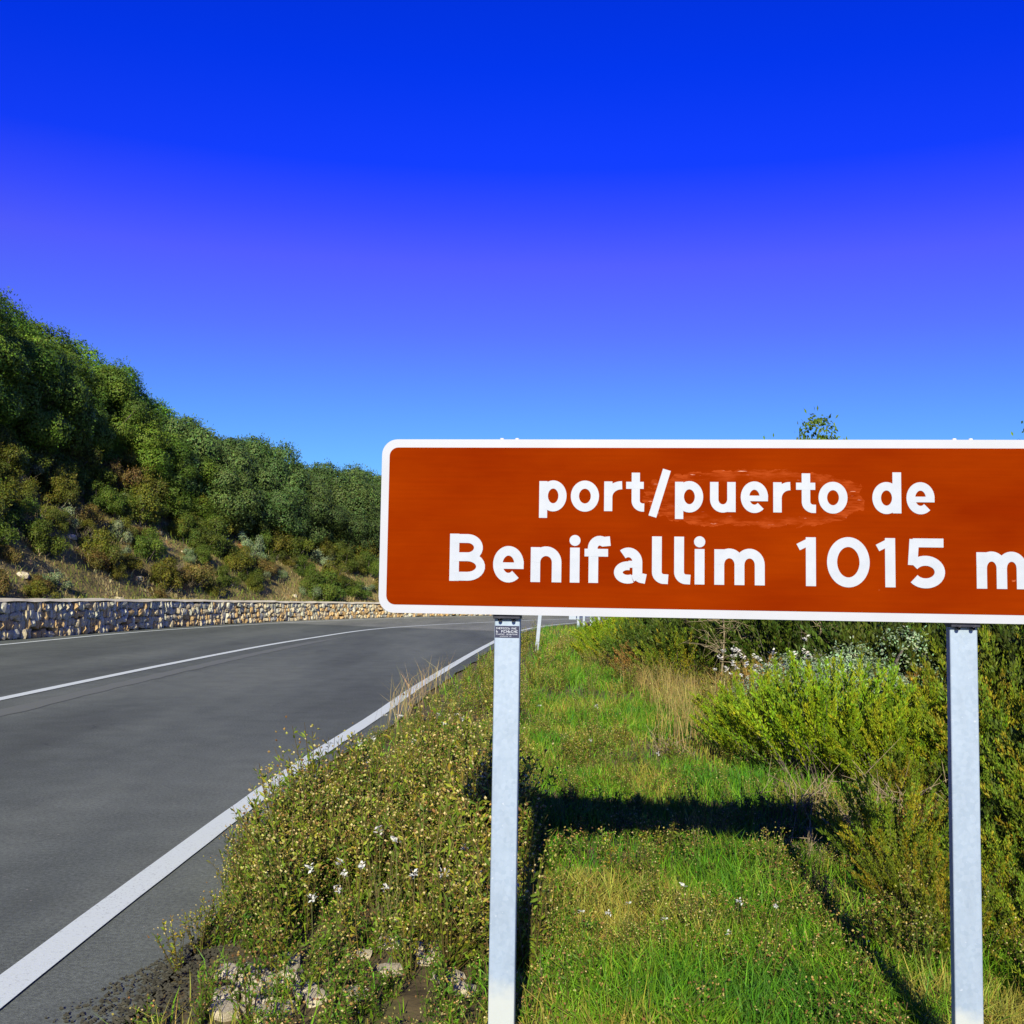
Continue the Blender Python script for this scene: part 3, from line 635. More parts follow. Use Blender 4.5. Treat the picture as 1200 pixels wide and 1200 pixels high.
def crown_geo(seed, R, H, nclump, per, leaf, cols, low=-0.25, rc=(0.30, 0.46), inner=0.5, njit=0.42, fat=1.0, ragged=0.0):
    """clumped crown: leaves on the shells of many small lobes"""
    rng = np.random.default_rng(seed); g = Geo(); cen = []
    for i in range(nclump):
        d = unit(rng.normal(size=3)); 
        while d[2] < low: d = unit(rng.normal(size=3))
        k = rng.uniform(inner, 0.88) if (i % 4 or fat > 1.2) else rng.uniform(0.1, 0.5)
        c = d * np.array([R, R, H]) * k * (1 + ragged * rng.uniform(-0.5, 1, 3)); r = R * rng.uniform(*rc); cen.append((c, r))
        n = int(per * (r / (R * 0.38)) ** 2); dd = unit(rng.normal(size=(n, 3)) + np.array([0, 0, 0.25]) + d * 0.5)
        rr = r * (1 + (0.20 if fat > 1.2 else 0.16) * np.sin(dd[:, :1] * 7 + i) * np.cos(dd[:, 1:2] * 6 + i) + (0.08 * np.sin(dd[:, 2:3] * 11 + 2 * i) if fat > 1.2 else 0)) * (rng.uniform(0.85, 1.05, (n, 1)) if fat > 1.2 else rng.uniform(0.72, 1.06, (n, 1)))
        P = c + dd * rr * np.array([1, 1, 0.85])
        base = np.array(cols[rng.integers(len(cols))]) * rng.uniform(0.8, 1.2)
        nn = unit(dd + rng.normal(0, njit, (n, 3))); D = perp(nn, rng)
        leaves(g, P, D, nn, leaf * rng.uniform(0.7, 1.3, n), leaf * fat * rng.uniform(0.4, 0.65, n), jitter_cols(base, n, rng), rng)
    # loose twig-end leaves that break the outline
    for c, r in cen:
        n = 36 if fat > 1.2 else 16; dd = unit(rng.normal(size=(n, 3)) + np.array([0, 0, 0.6])); P = c + dd * r * rng.uniform(1.0, 1.22, (n, 1))
        nn = unit(rng.normal(size=(n, 3))); leaves(g, P, dd, nn, leaf * 1.2, leaf * 0.5, jitter_cols(cols[0], n, rng), rng)
    return g, cen
def trunk_geo(seed, h, r, cen, zoff, C=(0.1, 0.09, 0.07)):
    rng = np.random.default_rng(seed); g = Geo()
    pts = [np.array([0, 0, -0.4])]; 
    for k in range(1, 5): pts.append(np.array([rng.normal(0, 0.05 * h), rng.normal(0, 0.05 * h), h * k / 4]))
    tube(g, pts, [r * 1.25, r, r * 0.85, r * 0.7, r * 0.5], C, 7)
    for c, rr in cen[::2]:
        e = c + np.array([0, 0, zoff]); s = pts[2] + (pts[4] - pts[2]) * rng.uniform(0, 1); m = (s + e) / 2 + rng.normal(0, 0.12, 3)
        tube(g, [s, m, e], [r * 0.42, r * 0.26, r * 0.08], C, 5)
    return g
def shoots_geo(seed, R, H, n, per, leaf, cols, spread=0.7, droop=0.0, wid=0.32, stemc=(0.16, 0.12, 0.06), bend=0.25):
    """upright shoots from the base, each set with small narrow leaves (broom, heather, rosemary)"""
    rng = np.random.default_rng(seed); g = Geo(); gs = Geo()
    for i in range(n):
        a = rng.uniform(0, 2 * np.pi); q = math.sqrt(rng.uniform(0, 1)); b = np.array([math.cos(a), math.sin(a), 0]) * R * 0.45 * q
        out = np.array([math.cos(a), math.sin(a), 0]) * R * spread * q; top = b + out + np.array([rng.normal(0, 0.05), rng.normal(0, 0.05), H * rng.uniform(0.7, 1.08) * (1 - 0.42 * q * q)])
        mid = (b + top) / 2 + out * bend * -0.3 + np.array([0, 0, 0.08 * H]); T = np.linspace(0, 1, 7)[:, None]
        pts = b * (1 - T) ** 2 + 2 * mid * T * (1 - T) + top * T * T
        tube(gs, pts[:5:2], [0.006, 0.004, 0.0015], stemc, 3)
        # side sprigs
        m = per; t = rng.uniform(0.18, 1.0, m) ** 0.8; P = np.stack([np.interp(t, T[:, 0], pts[:, k]) for k in range(3)], 1)
        spr = rng.normal(0, 1, (m, 3)); spr[:, 2] = np.abs(spr[:, 2]) * 0.7; spr = unit(spr)
        L_ = rng.uniform(0, 0.085, (m, 1)) * (0.5 + 0.5 * H); P = P + spr * L_ * (1.15 - t[:, None])
        ax = unit(top - b); D = unit(spr * 0.5 + ax * 1.1 + rng.normal(0, 0.25, (m, 3))); nn = unit(rng.normal(size=(m, 3)) + spr)
        base = np.array(cols[rng.integers(len(cols))]) * rng.uniform(0.85, 1.15)
        leaves(g, P, D, nn, leaf * rng.uniform(0.7, 1.35, m), leaf * wid * rng.uniform(0.8, 1.3, m), jitter_cols(base, m, rng), rng)
    return g, gs
def twigs_geo(seed, R, H, n, C=(0.34, 0.29, 0.22)):
    rng = np.random.default_rng(seed); g = Geo()
    for i in range(n):
        a = rng.uniform(0, 2 * np.pi); d = np.array([math.cos(a), math.sin(a), 0]); e = rng.uniform(0.2, 1.2)
        top = d * R * rng.uniform(0.4, 1.0) + np.array([0, 0, H * rng.uniform(0.4, 1.0)]); p0 = d * 0.05
        m = (p0 + top) / 2 + rng.normal(0, 0.08, 3); tube(g, [p0, m, top], [0.012, 0.008, 0.003], C, 3)
        for k in range(5):
            t = rng.uniform(0.3, 1); q = p0 * (1 - t) + top * t; tube(g, [q, q + rng.normal(0, 0.16 * R + 0.05, 3)], [0.005, 0.002], C, 3)
    return g

OAK = [(0.082, 0.162, 0.016), (0.102, 0.188, 0.019), (0.130, 0.222, 0.022), (0.086, 0.165, 0.022)]
OAKFAR = [(0.085, 0.148, 0.036), (0.108, 0.172, 0.040), (0.074, 0.130, 0.032)]
OLIVE = [(0.13, 0.135, 0.014), (0.165, 0.16, 0.018), (0.10, 0.115, 0.014)]
GREENB = [(0.085, 0.125, 0.014), (0.115, 0.16, 0.018), (0.065, 0.10, 0.012)]
BROWNB = [(0.15, 0.11, 0.025), (0.125, 0.12, 0.022), (0.19, 0.14, 0.04)]
GREYB = [(0.17, 0.22, 0.10), (0.21, 0.26, 0.13), (0.14, 0.19, 0.08)]
BRIGHT = [(0.20, 0.31, 0.010), (0.25, 0.34, 0.010), (0.15, 0.25, 0.010), (0.28, 0.32, 0.012)]
PINE = [(0.12, 0.23, 0.014), (0.145, 0.25, 0.016), (0.09, 0.18, 0.016)]
DARKB = [(0.065, 0.100, 0.010), (0.085, 0.120, 0.012), (0.05, 0.08, 0.010)]

class Proto:
    """meshes of one plant kind: list of (part name, mesh)"""
    def __init__(s, parts): s.parts = parts
def place(name, proto, loc, rz, sc, label, cat, group):
    r = root(name, loc, label, cat, group, rz, sc)
    for pn, me in proto.parts: link(pn, me, r)
    return r
def tree_proto(seed, R, H, th, nclump, per, leaf, cols, **kw):
    g, cen = crown_geo(seed, R, H, nclump, per, leaf, cols, **kw); zo = th + H * 0.55
    g.V = [v + np.array([0, 0, zo]) for v in g.V]
    tg = trunk_geo(seed + 50, th + H * 0.5, 0.09 * R, cen, zo)
    return Proto([('crown', g.mesh('crown', M['leaf'])), ('trunk', tg.mesh('trunk', M['bark'], False, True))])
def bush_proto(seed, R, H, nclump, per, leaf, cols):
    g, cen = crown_geo(seed, R, H, nclump, per, leaf, cols, low=-0.05, rc=(0.20, 0.42), ragged=0.45); g.V = [v + np.array([0, 0, H * 0.25]) for v in g.V]
    s = Geo(); rng = np.random.default_rng(seed)
    for c, r in cen: tube(s, [(0, 0, -0.2), c * 0.5 + rng.normal(0, 0.04, 3), c + np.array([0, 0, H * 0.25])], [0.035, 0.02, 0.006], (0.1, 0.08, 0.06), 4)
    return Proto([('foliage', g.mesh('foliage', M['leaf'])), ('stems', s.mesh('stems', M['bark'], False))])
def shoot_proto(seed, *a, **k):
    g, s = shoots_geo(seed, *a, **k)
    return Proto([('foliage', g.mesh('foliage', M['leaf'])), ('stems', s.mesh('stems', M['bark'], False))])

OAKS = [tree_proto(200 + i, 2.1, 2.0, 0.25, 46, 2300, 0.066, OAK, rc=(0.15, 0.35), inner=0.74, low=-0.75, njit=0.26, fat=1.35) for i in range(4)]
OAKS2 = [tree_proto(220 + i, 2.1, 1.8, 0.2, 44, 1500, 0.080, OAKFAR, rc=(0.15, 0.34), inner=0.72, low=-0.75, njit=0.26, fat=1.35) for i in range(3)]
B_OLIVE = [bush_proto(240 + i, 0.9, 0.95, 18, 480, 0.075, OLIVE) for i in range(2)]
B_GREEN = [bush_proto(250 + i, 0.9, 0.9, 18, 480, 0.075, GREENB) for i in range(2)]
B_BROWN = [bush_proto(260 + i, 0.8, 0.75, 14, 380, 0.07, BROWNB) for i in range(2)]
B_GREY = [bush_proto(270 + i, 0.6, 0.6, 12, 340, 0.07, GREYB) for i in range(2)]
TW = [Proto([('twigs', twigs_geo(280 + i, 0.7, 0.9, 16).mesh('twigs', M['twig'], False))]) for i in range(2)]

# ------------------------------------------------------------------ hillside trees and shrubs
hr = np.random.default_rng(21)
OG = 'evergreen oaks along the top of the bank'
OL = 'rounded dark green oak on the high bank above the wall'
OL2 = 'pale grey green oak on the low bank where the wall bends'
for (y, s, sc) in HOAKS:
    far = y > 49.4
    sc *= 1.44 if far else 1.46
    p = (OAKS2 if far else OAKS)[hr.integers(3 if far else 4)]
    x, yy, z = hill_pt(y, s)
    place('oak_tree', p, (x, yy, z - 0.25 * sc), hr.uniform(0, 6.28), (sc * hr.uniform(0.9, 1.1), sc * hr.uniform(0.9, 1.1), sc * hr.uniform(0.88, 1.1)),
          (OL2 if far else OL).replace(' oak ', ' oak in the %s row ' % ('front' if s < (6.5 if far else 9) else 'back')), 'tree', ('pale oaks along the low far bank' if far else OG) + (', front row' if s < (6.5 if far else 9) else ', back row'))
KINDS = [('olive_bush', B_OLIVE, 'olive green bushy shrub on the bank above the stone wall', 'olive shrubs on the bank'),
         ('green_bush', B_GREEN, 'fresh green rounded shrub on the bank above the stone wall', 'green shrubs on the bank'),
         ('brown_bush', B_BROWN, 'brownish half dry shrub on the bank above the stone wall', 'brown shrubs on the bank'),
         ('grey_bush', B_GREY, 'small pale grey green shrub on the bank above the stone wall', 'grey shrubs on the bank'),
         ('dry_twig_bush', TW, 'leafless bush of pale dry twigs on the bank above the stone wall', 'dry twig bushes on the bank')]
def hill_shrub(y, s, k, sc):
    nm, pr, lab, grp = KINDS[k]; x, yy, z = hill_pt(y, s)
    f_ = s / (float(HILLTOP(y)) / 1.02 + 1.0)
    where = ('just above the wall cap' if f_ < 0.3 else 'halfway up the bank' if f_ < 0.72 else 'close below the oaks') + (' where the wall is tallest' if y < 37 else ' by the mid wall' if y < 50 else ' where the wall bends')
    lab = lab.replace('on the bank above the stone wall', where); grp = grp + ' ' + where
    place(nm, pr[hr.integers(2)], (x, yy, z - 0.1), hr.uniform(0, 6.28), (sc * hr.uniform(0.85, 1.2), sc * hr.uniform(0.85, 1.2), sc * hr.uniform(0.75, 1.4)), lab, 'shrub', grp)
cnt = 0
for y in np.arange(28, 68, 0.78):
    top = float(HILLTOP(y)) / 1.02 + 1.2
    for s in np.arange(1.4, top + 1.0, 0.9):
        u = hr.random(); frac = s / top
        dens = 0.58 + 0.42 * min(frac * 1.6, 1) if y < 46 else 0.50 + 0.48 * min(frac * 1.5, 1)
        if s < 1.7: dens *= 0.85
        if u > dens: continue
        nz_ = float(vnoise(s, y, 3.1, 33)); pk = hr.random()
        if nz_ > 0.15: k = 0 if pk < 0.5 else 1 if pk < 0.8 else 3
        elif nz_ > -0.3: k = 1 if pk < 0.5 else 0 if pk < 0.86 else 2 if pk < 0.93 else 3
        else: k = 2 if pk < 0.22 else 0 if pk < 0.6 else 1 if pk < 0.78 else 4 if pk < 0.92 else 3
        sc = hr.uniform(0.6, 1.15) * (0.72 + 0.55 * min(frac, 1))
        hill_shrub(y + hr.uniform(-0.4, 0.4), s + hr.uniform(-0.5, 0.5), k, sc); cnt += 1

# dry and green grass on the bank (one mass)
g = Geo(); n = 70000
ii = hr.integers(np.searchsorted(WALL[:, 1], 24), np.searchsorted(WALL[:, 1], 80), n); s = 0.4 + hr.uniform(0, 1, n) ** 1.3 * 9.5
P = np.zeros((n, 3)); P[:, :2] = WALL[ii] + WN[ii] * s[:, None] + hr.normal(0, 0.15, (n, 2)); P[:, 2] = hz(s, WALL[ii, 1]) - 0.05
pn = vnoise(P[:, 0], P[:, 1], 1.6, 44) + 0.45 * vnoise(P[:, 0], P[:, 1], 0.5, 45)
c1 = jitter_cols((0.42, 0.34, 0.15), n, hr); c2 = jitter_cols((0.17, 0.20, 0.03), n, hr); C = np.where((pn + hr.normal(0, 0.2, n) > 0.05)[:, None], c1, c2)
blades(g, P, hr.uniform(0.08, 0.30, n), hr.uniform(0.1, 0.9, n), hr.uniform(0, 6.28, n), hr.uniform(0.012, 0.028, n), C, hr)
tag(link('bank_grass', g.mesh('bank_grass', M['leaf'])), 'dry straw and green grass covering the bank above the stone wall', 'grass', kind='stuff')

# pale limestone lumps on the bank
RV = [mesh_from('rock', V, [T], M['rock']) for V, T in SV[:4]]
for k in range(34):
    y = hr.uniform(28, 60); s_ = hr.uniform(0.9, 6.5); x, yy, z = hill_pt(y, s_); sc = hr.uniform(0.12, 0.4)
    o = link('rock', RV[k % 4], None, (x, yy, z + 0.02), hr.uniform(0, 6), (sc, sc * hr.uniform(0.6, 1.2), sc * 0.6))
    tag(o, 'pale limestone lump lying on the bank among the shrubs', 'rock', 'limestone lumps on the bank')

# ------------------------------------------------------------------ verge: shrubs on the right
vr = np.random.default_rng(31)
P_BRIGHT = [shoot_proto(300 + i, 0.72, 1.0, 105, 170, 0.032, BRIGHT, spread=0.7, wid=0.38) for i in range(2)]
P_OLIVE = [shoot_proto(310 + i, 0.62, 0.95, 85, 150, 0.032, [(0.19, 0.24, 0.012), (0.15, 0.22, 0.012), (0.27, 0.24, 0.014), (0.115, 0.175, 0.012)], spread=0.72, wid=0.38) for i in range(2)]
P_DARK = [shoot_proto(320 + i, 0.8, 1.2, 120, 100, 0.048, DARKB, spread=0.72, wid=0.5) for i in range(2)]
P_RUST = [shoot_proto(325 + i, 0.5, 0.7, 80, 80, 0.032, [(0.30, 0.18, 0.04), (0.25, 0.17, 0.04), (0.19, 0.18, 0.02)], spread=0.8, wid=0.42) for i in range(2)]
P_PALE = [bush_proto(330 + i, 0.45, 0.5, 34, 420, 0.019, [(0.30, 0.42, 0.22), (0.36, 0.48, 0.28), (0.24, 0.35, 0.17)]) for i in range(2)]
P_TW = [Proto([('twigs', twigs_geo(340 + i, 0.5, 0.55, 22, (0.3, 0.25, 0.18)).mesh('twigs', M['twig'], False))]) for i in range(2)]
VK = {'bright': ('bright_shrub', P_BRIGHT, 'bright yellow green feathery shrub beside the mown grass behind the sign', 'bright feathery shrubs'),
      'olive': ('olive_shrub', P_OLIVE, 'olive yellow upright shrub on the verge beside the right sign post', 'olive upright shrubs on the verge'),
      'dark': ('dark_shrub', P_DARK, 'tall dark green shrub in the thicket behind the sign', 'dark shrubs of the thicket'),
      'rust': ('rusty_shrub', P_RUST, 'low rust tinted half dry shrub on the verge', 'rusty shrubs on the verge'),
      'pale': ('pale_shrub', P_PALE, 'pale silvery green rounded shrub rising behind the bright green shrub', 'pale silvery shrubs'),
      'twig': ('dry_twigs', P_TW, 'tangle of dry leafless twigs at the edge of the grass', 'dry twig tangles')}
def vshrub(k, x, y, sc, hz_=1.0):
    nm, pr, lab, grp = VK[k]
    where = ('near the guard rail' if y > 26 else 'along the grass strip well beyond the sign' if y > 16 else 'behind the sign and its shadow' if y > 8.4 else 'beside the shadow of the sign' if y > 5.6 else 'at the foot of the right sign post')
    for cut in (' beside the mown grass behind the sign', ' on the verge beside the right sign post', ' in the thicket behind the sign', ' on the verge', ' at the edge of the grass'):
        if lab.endswith(cut): lab = lab[:-len(cut)]; lab += ' ' + where; grp = grp + ' ' + where; break
    place(nm, pr[vr.integers(2)], (x, y, float(zverge(x, y)) - 0.04), vr.uniform(0, 6.28), (sc * vr.uniform(0.92, 1.1), sc * vr.uniform(0.92, 1.1), sc * hz_), lab, 'shrub', grp)
for a in VSHRUBS: vshrub(*a)

# trees right, behind the sign
PINES = [tree_proto(350 + i, 1.25, 1.5, 1.4, 40, 520, 0.075, PINE, rc=(0.22, 0.36)) for i in range(2)]
DTREE = [tree_proto(360 + i, 1.6, 1.3, 0.7, 32, 360, 0.08, DARKB) for i in range(2)]
PLAB = iter(('light green young pine whose bushy top rises above the sign', 'slimmer light green young pine close behind the bushier pine', 'light green young pine standing beyond the far end of the sign'))
for (x, y, sc, hgt) in ((5.25, 17.6, 0.92, 1.32), (4.75, 18.6, 0.8, 1.42), (10.0, 19.2, 1.15, 1.13)):
    place('pine_tree', PINES[vr.integers(2)], (x, y, float(zverge(x, y)) - 0.1), vr.uniform(0, 6.28), (sc, sc, sc * hgt), next(PLAB), 'tree', 'young pines behind the sign')
for (x, y, sc) in ((6.6, 16.0, 0.95), (8.4, 15.4, 1.0), (7.4, 18.5, 1.05), (5.4, 20.5, 0.95), (3.9, 22.5, 0.85), (10.5, 17.0, 1.1), (4.9, 25.5, 1.0), (11.8, 14.5, 1.0), (8.5, 23, 1.1), (13, 20, 1.2), (7.0, 30, 1.2), (11, 29, 1.2), (15, 26, 1.3), (9.5, 37, 1.3), (14, 36, 1.3), (16, 44, 1.4), (22, 38, 1.4), (21, 50, 1.4), (19, 30, 1.4), (26, 45, 1.5)):
    place('dark_tree', DTREE[vr.integers(2)], (x, y, float(zverge(x, y)) - 0.1), vr.uniform(0, 6.28), (sc, sc, sc), 'dense dark green tree in the thicket behind the sign', 'tree', 'dark trees of the thicket')
# bare grey saplings standing at the thicket's edge
def bare(seed, h):
    rng = np.random.default_rng(seed); g = Geo(); C = (0.35, 0.32, 0.28)
    tube(g, [(0, 0, -0.1), (0.07, 0.02, h * 0.5), (0.02, 0.08, h)], [0.018, 0.013, 0.005], C, 6)
    for k in range(34):
        z = rng.uniform(0.25, 0.98) * h; a = rng.uniform(0, 6.28); L = rng.uniform(0.25, 0.6); d = np.array([math.cos(a), math.sin(a), rng.uniform(-0.3, 0.8)])
        e = np.array([0, 0, z]) + d * L; tube(g, [(0, 0, z), np.array([0, 0, z]) + d * L * 0.5 + rng.normal(0, 0.05, 3), e + rng.normal(0, 0.06, 3)], [0.006, 0.004, 0.002], C, 4)
        for q in range(3): s_ = np.array([0, 0, z]) + d * L * rng.uniform(0.3, 0.9); tube(g, [s_, s_ + rng.normal(0, 0.11, 3)], [0.004, 0.0015], C, 3)
    return g.mesh('bare_sapling', M['twig'], False)
bm_ = [bare(400, 1.9), bare(401, 1.7)]
for k, (x, y) in enumerate(((3.05, 15.6), (4.35, 14.9), (3.7, 16.0), (5.0, 15.4))):
    tag(link('bare_sapling', bm_[k % 2], None, (x, y, float(zverge(x, y))), k * 1.3), 'leafless grey sapling with thin side twigs at the thicket edge', 'sapling', 'bare saplings')

# ------------------------------------------------------------------ verge: grass (one mass)
def edge_d(x, y): return x - np.interp(y, shoulder[:, 1], shoulder[:, 0])
def scatter(n, y0, y1, d0, d1, rng, power=2.0):
    """more points near the camera; d = distance from the asphalt edge"""
    t = rng.uniform(0, 1, n); y = (y0 ** (1 - power) + t * (y1 ** (1 - power) - y0 ** (1 - power))) ** (1 / (1 - power))
    d = d0 + rng.uniform(0, 1, n) * (d1 - d0); x = np.interp(y, shoulder[:, 1], shoulder[:, 0]) + d
    return x, y, d
gr = np.random.default_rng(41); g = Geo()
x, y, d = scatter(210000, 3.0, 45, 0.15, 5.4, gr, 1.9)
xr = np.interp(y, [3, 9, 14, 30, 45], [1.9, 2.6, 3.2, 4.0, 5.0])          # where the shrubs begin
green = np.clip((x - np.interp(y, [3, 7, 10, 16, 45], [-0.15, -0.1, -0.1, 0.1, 1.2])) / 0.35, 0, 1) * np.clip((xr + 0.5 - x) / 0.5, 0, 1)
keep = gr.random(len(x)) < (0.16 + 0.84 * green) * np.where((y < 4.8) & (x < -0.1), 0.35, 1) * np.clip(0.75 + 0.9 * vnoise(x, y, 0.8, 57), 0.25, 1)
x, y, d, green = x[keep], y[keep], d[keep], green[keep]; n = len(x)
pn = vnoise(x, y, 0.55, 51) + 0.5 * vnoise(x, y, 0.21, 52); far = np.clip((y - 6) / 20, 0, 1)
C = np.where((pn + gr.normal(0, 0.25, n) > 0.45)[:, None], jitter_cols((0.32, 0.30, 0.05), n, gr), np.where((pn + gr.normal(0, 0.3, n) < -0.35)[:, None], jitter_cols((0.075, 0.21, 0.012), n, gr), jitter_cols((0.145, 0.29, 0.012), n, gr)))
hgt = gr.uniform(0.07, 0.20, n) * (1 + 0.35 * vnoise(x, y, 0.4, 53)) * (1 + 0.5 * far)
P = np.stack([x, y, zverge(x, y) - 0.01], 1)
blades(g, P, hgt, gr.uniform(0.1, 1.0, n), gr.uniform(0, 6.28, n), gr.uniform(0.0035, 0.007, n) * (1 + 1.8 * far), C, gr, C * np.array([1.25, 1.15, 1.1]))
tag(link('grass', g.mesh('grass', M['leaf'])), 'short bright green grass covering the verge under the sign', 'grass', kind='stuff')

# dry tall grass
def tuft_field(name, pts, label, hmin, hmax, per, col, w, spread=0.14, group=None):
    rng = np.random.default_rng(hash(len(pts)) % 999); g = Geo()
    for (x, y, sc) in pts:
        n = int(per * sc); P = np.stack([x + rng.normal(0, spread * sc, n), y + rng.normal(0, spread * sc, n), np.zeros(n)], 1); P[:, 2] = zverge(P[:, 0], P[:, 1])
        blades(g, P, rng.uniform(hmin, hmax, n) * sc, rng.uniform(0.05, 0.7, n), rng.uniform(0, 6.28, n), rng.uniform(w * 0.6, w * 1.3, n), jitter_cols(col, n, rng), rng)
    return tag(link(name, g.mesh(name, M['leaf'])), label, 'grass', kind='stuff')
tr = np.random.default_rng(61)
pts = [(tr.uniform(1.7, 3.3), tr.uniform(10.5, 17), tr.uniform(0.7, 1.1)) for k in range(26)] + [(tr.uniform(1.75, 2.2), tr.uniform(6.7, 7.9), tr.uniform(0.4, 0.6)) for k in range(3)] + [(tr.uniform(1.2, 3.0), tr.uniform(16, 30), 0.8) for k in range(14)]
tuft_field('dry_grass', pts, 'tall straw coloured dry grass at the edge of the shrubs', 0.28, 0.66, 90, (0.40, 0.33, 0.10), 0.006)
pts = [(-1.12 + tr.normal(0, 0.12), y_, tr.uniform(0.8, 1.2)) for y_ in (12.6, 13.4, 14.0, 14.8, 16, 17.5)]
pts = [(float(np.interp(y_, shoulder[:, 1], shoulder[:, 0])) + 0.05, y_, s_) for _, y_, s_ in pts]
tuft_field('roadside_grass', pts, 'thin straw grass leaning over the white edge line of the road', 0.35, 0.75, 26, (0.36, 0.29, 0.13), 0.008, 0.1)

# ------------------------------------------------------------------ verge: weeds with dry seed heads (one mass)
OCT = np.array([[1, 0, 0], [-1, 0, 0], [0, 1, 0], [0, -1, 0], [0, 0, 1], [0, 0, -1]], float)
OCTT = np.array([[0, 2, 4], [2, 1, 4], [1, 3, 4], [3, 0, 4], [2, 0, 5], [1, 2, 5], [3, 1, 5], [0, 3, 5]])
def weed(seed, H, nb, nh, nl, headc, leafc, hs=0.0065):
    rng = np.random.default_rng(seed); g = Geo(); heads = []
    for b in range(nb):
        a = rng.uniform(0, 6.28); q = rng.uniform(0.1, 1); top = np.array([math.cos(a) * q * 0.42 * H, math.sin(a) * q * 0.42 * H, H * rng.uniform(0.65, 1.05) * (1 - 0.25 * q)])
        base = top * np.array([0.18, 0.18, 0]); T = np.linspace(0, 1, 3)[:, None]; mid = (base + top) / 2 + np.array([0, 0, 0.1 * H])
        pts = base * (1 - T) ** 2 + 2 * mid * T * (1 - T) + top * T * T
        tube(g, pts, [0.0024, 0.002, 0.001], (0.14, 0.11, 0.035), 3)
        m = nl; t = rng.uniform(0.05, 0.95, m); P = np.stack([np.interp(t, T[:, 0], pts[:, k]) for k in range(3)], 1)
        D = rng.normal(0, 1, (m, 3)); D[:, 2] = np.abs(D[:, 2]) + 0.2; nn = unit(rng.normal(size=(m, 3)) + np.array([0, 0, 0.8]))
        leaves(g, P, D, nn, rng.uniform(0.018, 0.042, m), rng.uniform(0.007, 0.013, m), jitter_cols(leafc[rng.integers(len(leafc))], m, rng), rng)
        for k in range(nh):
            t = rng.uniform(0.62, 1.0); p = np.array([np.interp(t, T[:, 0], pts[:, j]) for j in range(3)]) + rng.normal(0, 0.028, 3) + np.array([0, 0, 0.012]); heads.append(p)
    hp = np.array(heads); n = len(hp); s = hs * rng.uniform(0.6, 1.25, (n, 1, 1)) * np.array([1, 1, 0.9])
    V = (hp[:, None, :] + OCT[None] * s + rng.normal(0, 0.0008, (n, 6, 3))).reshape(-1, 3)
    T = (np.arange(n)[:, None, None] * 6 + OCTT[None]).reshape(-1, 3)
    hc = np.array([headc[i] for i in rng.integers(0, len(headc), n)]) * rng.uniform(0.7, 1.3, (n, 1)); g.add(V, T=T, C=np.repeat(hc, 6, 0))
    return g.arrays()
HC = [(0.52, 0.41, 0.11), (0.42, 0.28, 0.07), (0.66, 0.57, 0.24), (0.44, 0.43, 0.09), (0.28, 0.16, 0.05)]
LC = [(0.13, 0.20, 0.014), (0.18, 0.24, 0.016), (0.26, 0.25, 0.022), (0.09, 0.16, 0.012)]
WEED = [weed(500 + i, 0.36 + 0.04 * (i % 3), 9, 4, 17, HC, LC, 0.0056) for i in range(5)]
WEEDG = [weed(520 + i, 0.26, 8, 2, 16, HC, [(0.075, 0.19, 0.012), (0.12, 0.25, 0.014)]) for i in range(3)]
def merge(name, protos, X, Y, SC, rng, label, cat):
    Vs, Ts, Qs, Cs = [], [], [], []; nv = 0; Zb = zverge(X, Y) - 0.015
    for k in range(len(X)):
        V, T, Q, C = protos[rng.integers(len(protos))]; a = rng.uniform(0, 6.28); s = SC[k]; lx, ly = rng.normal(0, 0.16, 2)
        x = V[:, 0] * s; y = V[:, 1] * s; z = V[:, 2] * s
        Vs.append(np.stack([x * math.cos(a) - y * math.sin(a) + z * lx + X[k], x * math.sin(a) + y * math.cos(a) + z * ly + Y[k], z + Zb[k]], 1))
        Ts.append(T + nv); Qs.append(Q + nv); nv += len(V); Cs.append(C * rng.uniform(0.82, 1.2) * np.array([rng.uniform(0.9, 1.1), 1, 1]))
    return tag(link(name, mesh_from(name, np.concatenate(Vs), [np.concatenate(Ts), np.concatenate(Qs)], M['leaf'], np.concatenate(Cs))), label, cat, kind='stuff')
wr = np.random.default_rng(71)
x, y, d = scatter(3100, 4.2, 34, 0.02, 4.2, wr, 2.1)
xb = np.interp(y, [3, 5, 7, 9, 13, 20, 34], [-0.22, -0.05, 0.0, 0.05, 0.25, 0.6, 1.4])     # weeds fill the strip between asphalt and this line
pr_ = np.clip((xb + 0.25 - x) / 0.4, 0.15, 1) * np.where((y > 7.2), 1.0, 1.0)
pr_ = np.maximum(pr_, 0.5 * ((x > 0.0) & (x < 0.9) & (y < 4.9)) + 0.55 * ((x > 0) & (x < 1.2) & (y > 8.6) & (y < 13)))
bare_ = (y < 4.75) & (x < -0.25)                                  # bare stony patch near the asphalt edge
pr_ = np.where(bare_, 0.16, pr_)
keep = wr.random(len(x)) < pr_ * np.clip(0.62 + 1.3 * vnoise(x, y, 0.36, 78), 0.06, 1); x, y, d = x[keep], y[keep], d[keep]
sc = np.where((y > 4.7) & (y < 8.2) & (x < 0) & (d > 0.25), 1.2, 0.98) * np.where((y > 7.6) & (d < 0.8), np.clip(0.32 + 0.6 * d, 0.32, 0.8), 1.0) * wr.uniform(0.75, 1.15, len(x)) * np.where((x > 0.1) & (y < 13), 0.6, 1.0) * (1 + 0.012 * y) * np.where(d < 0.2, 0.85, 1.0) * (1 + 0.42 * vnoise(x, y, 0.42, 78))
merge('weeds', WEED, x, y, sc, wr, 'dense olive weeds with brown seed heads growing along the road edge', 'weeds')
x, y, d = scatter(1600, 3.4, 34, 0.1, 4.6, wr, 2.0)
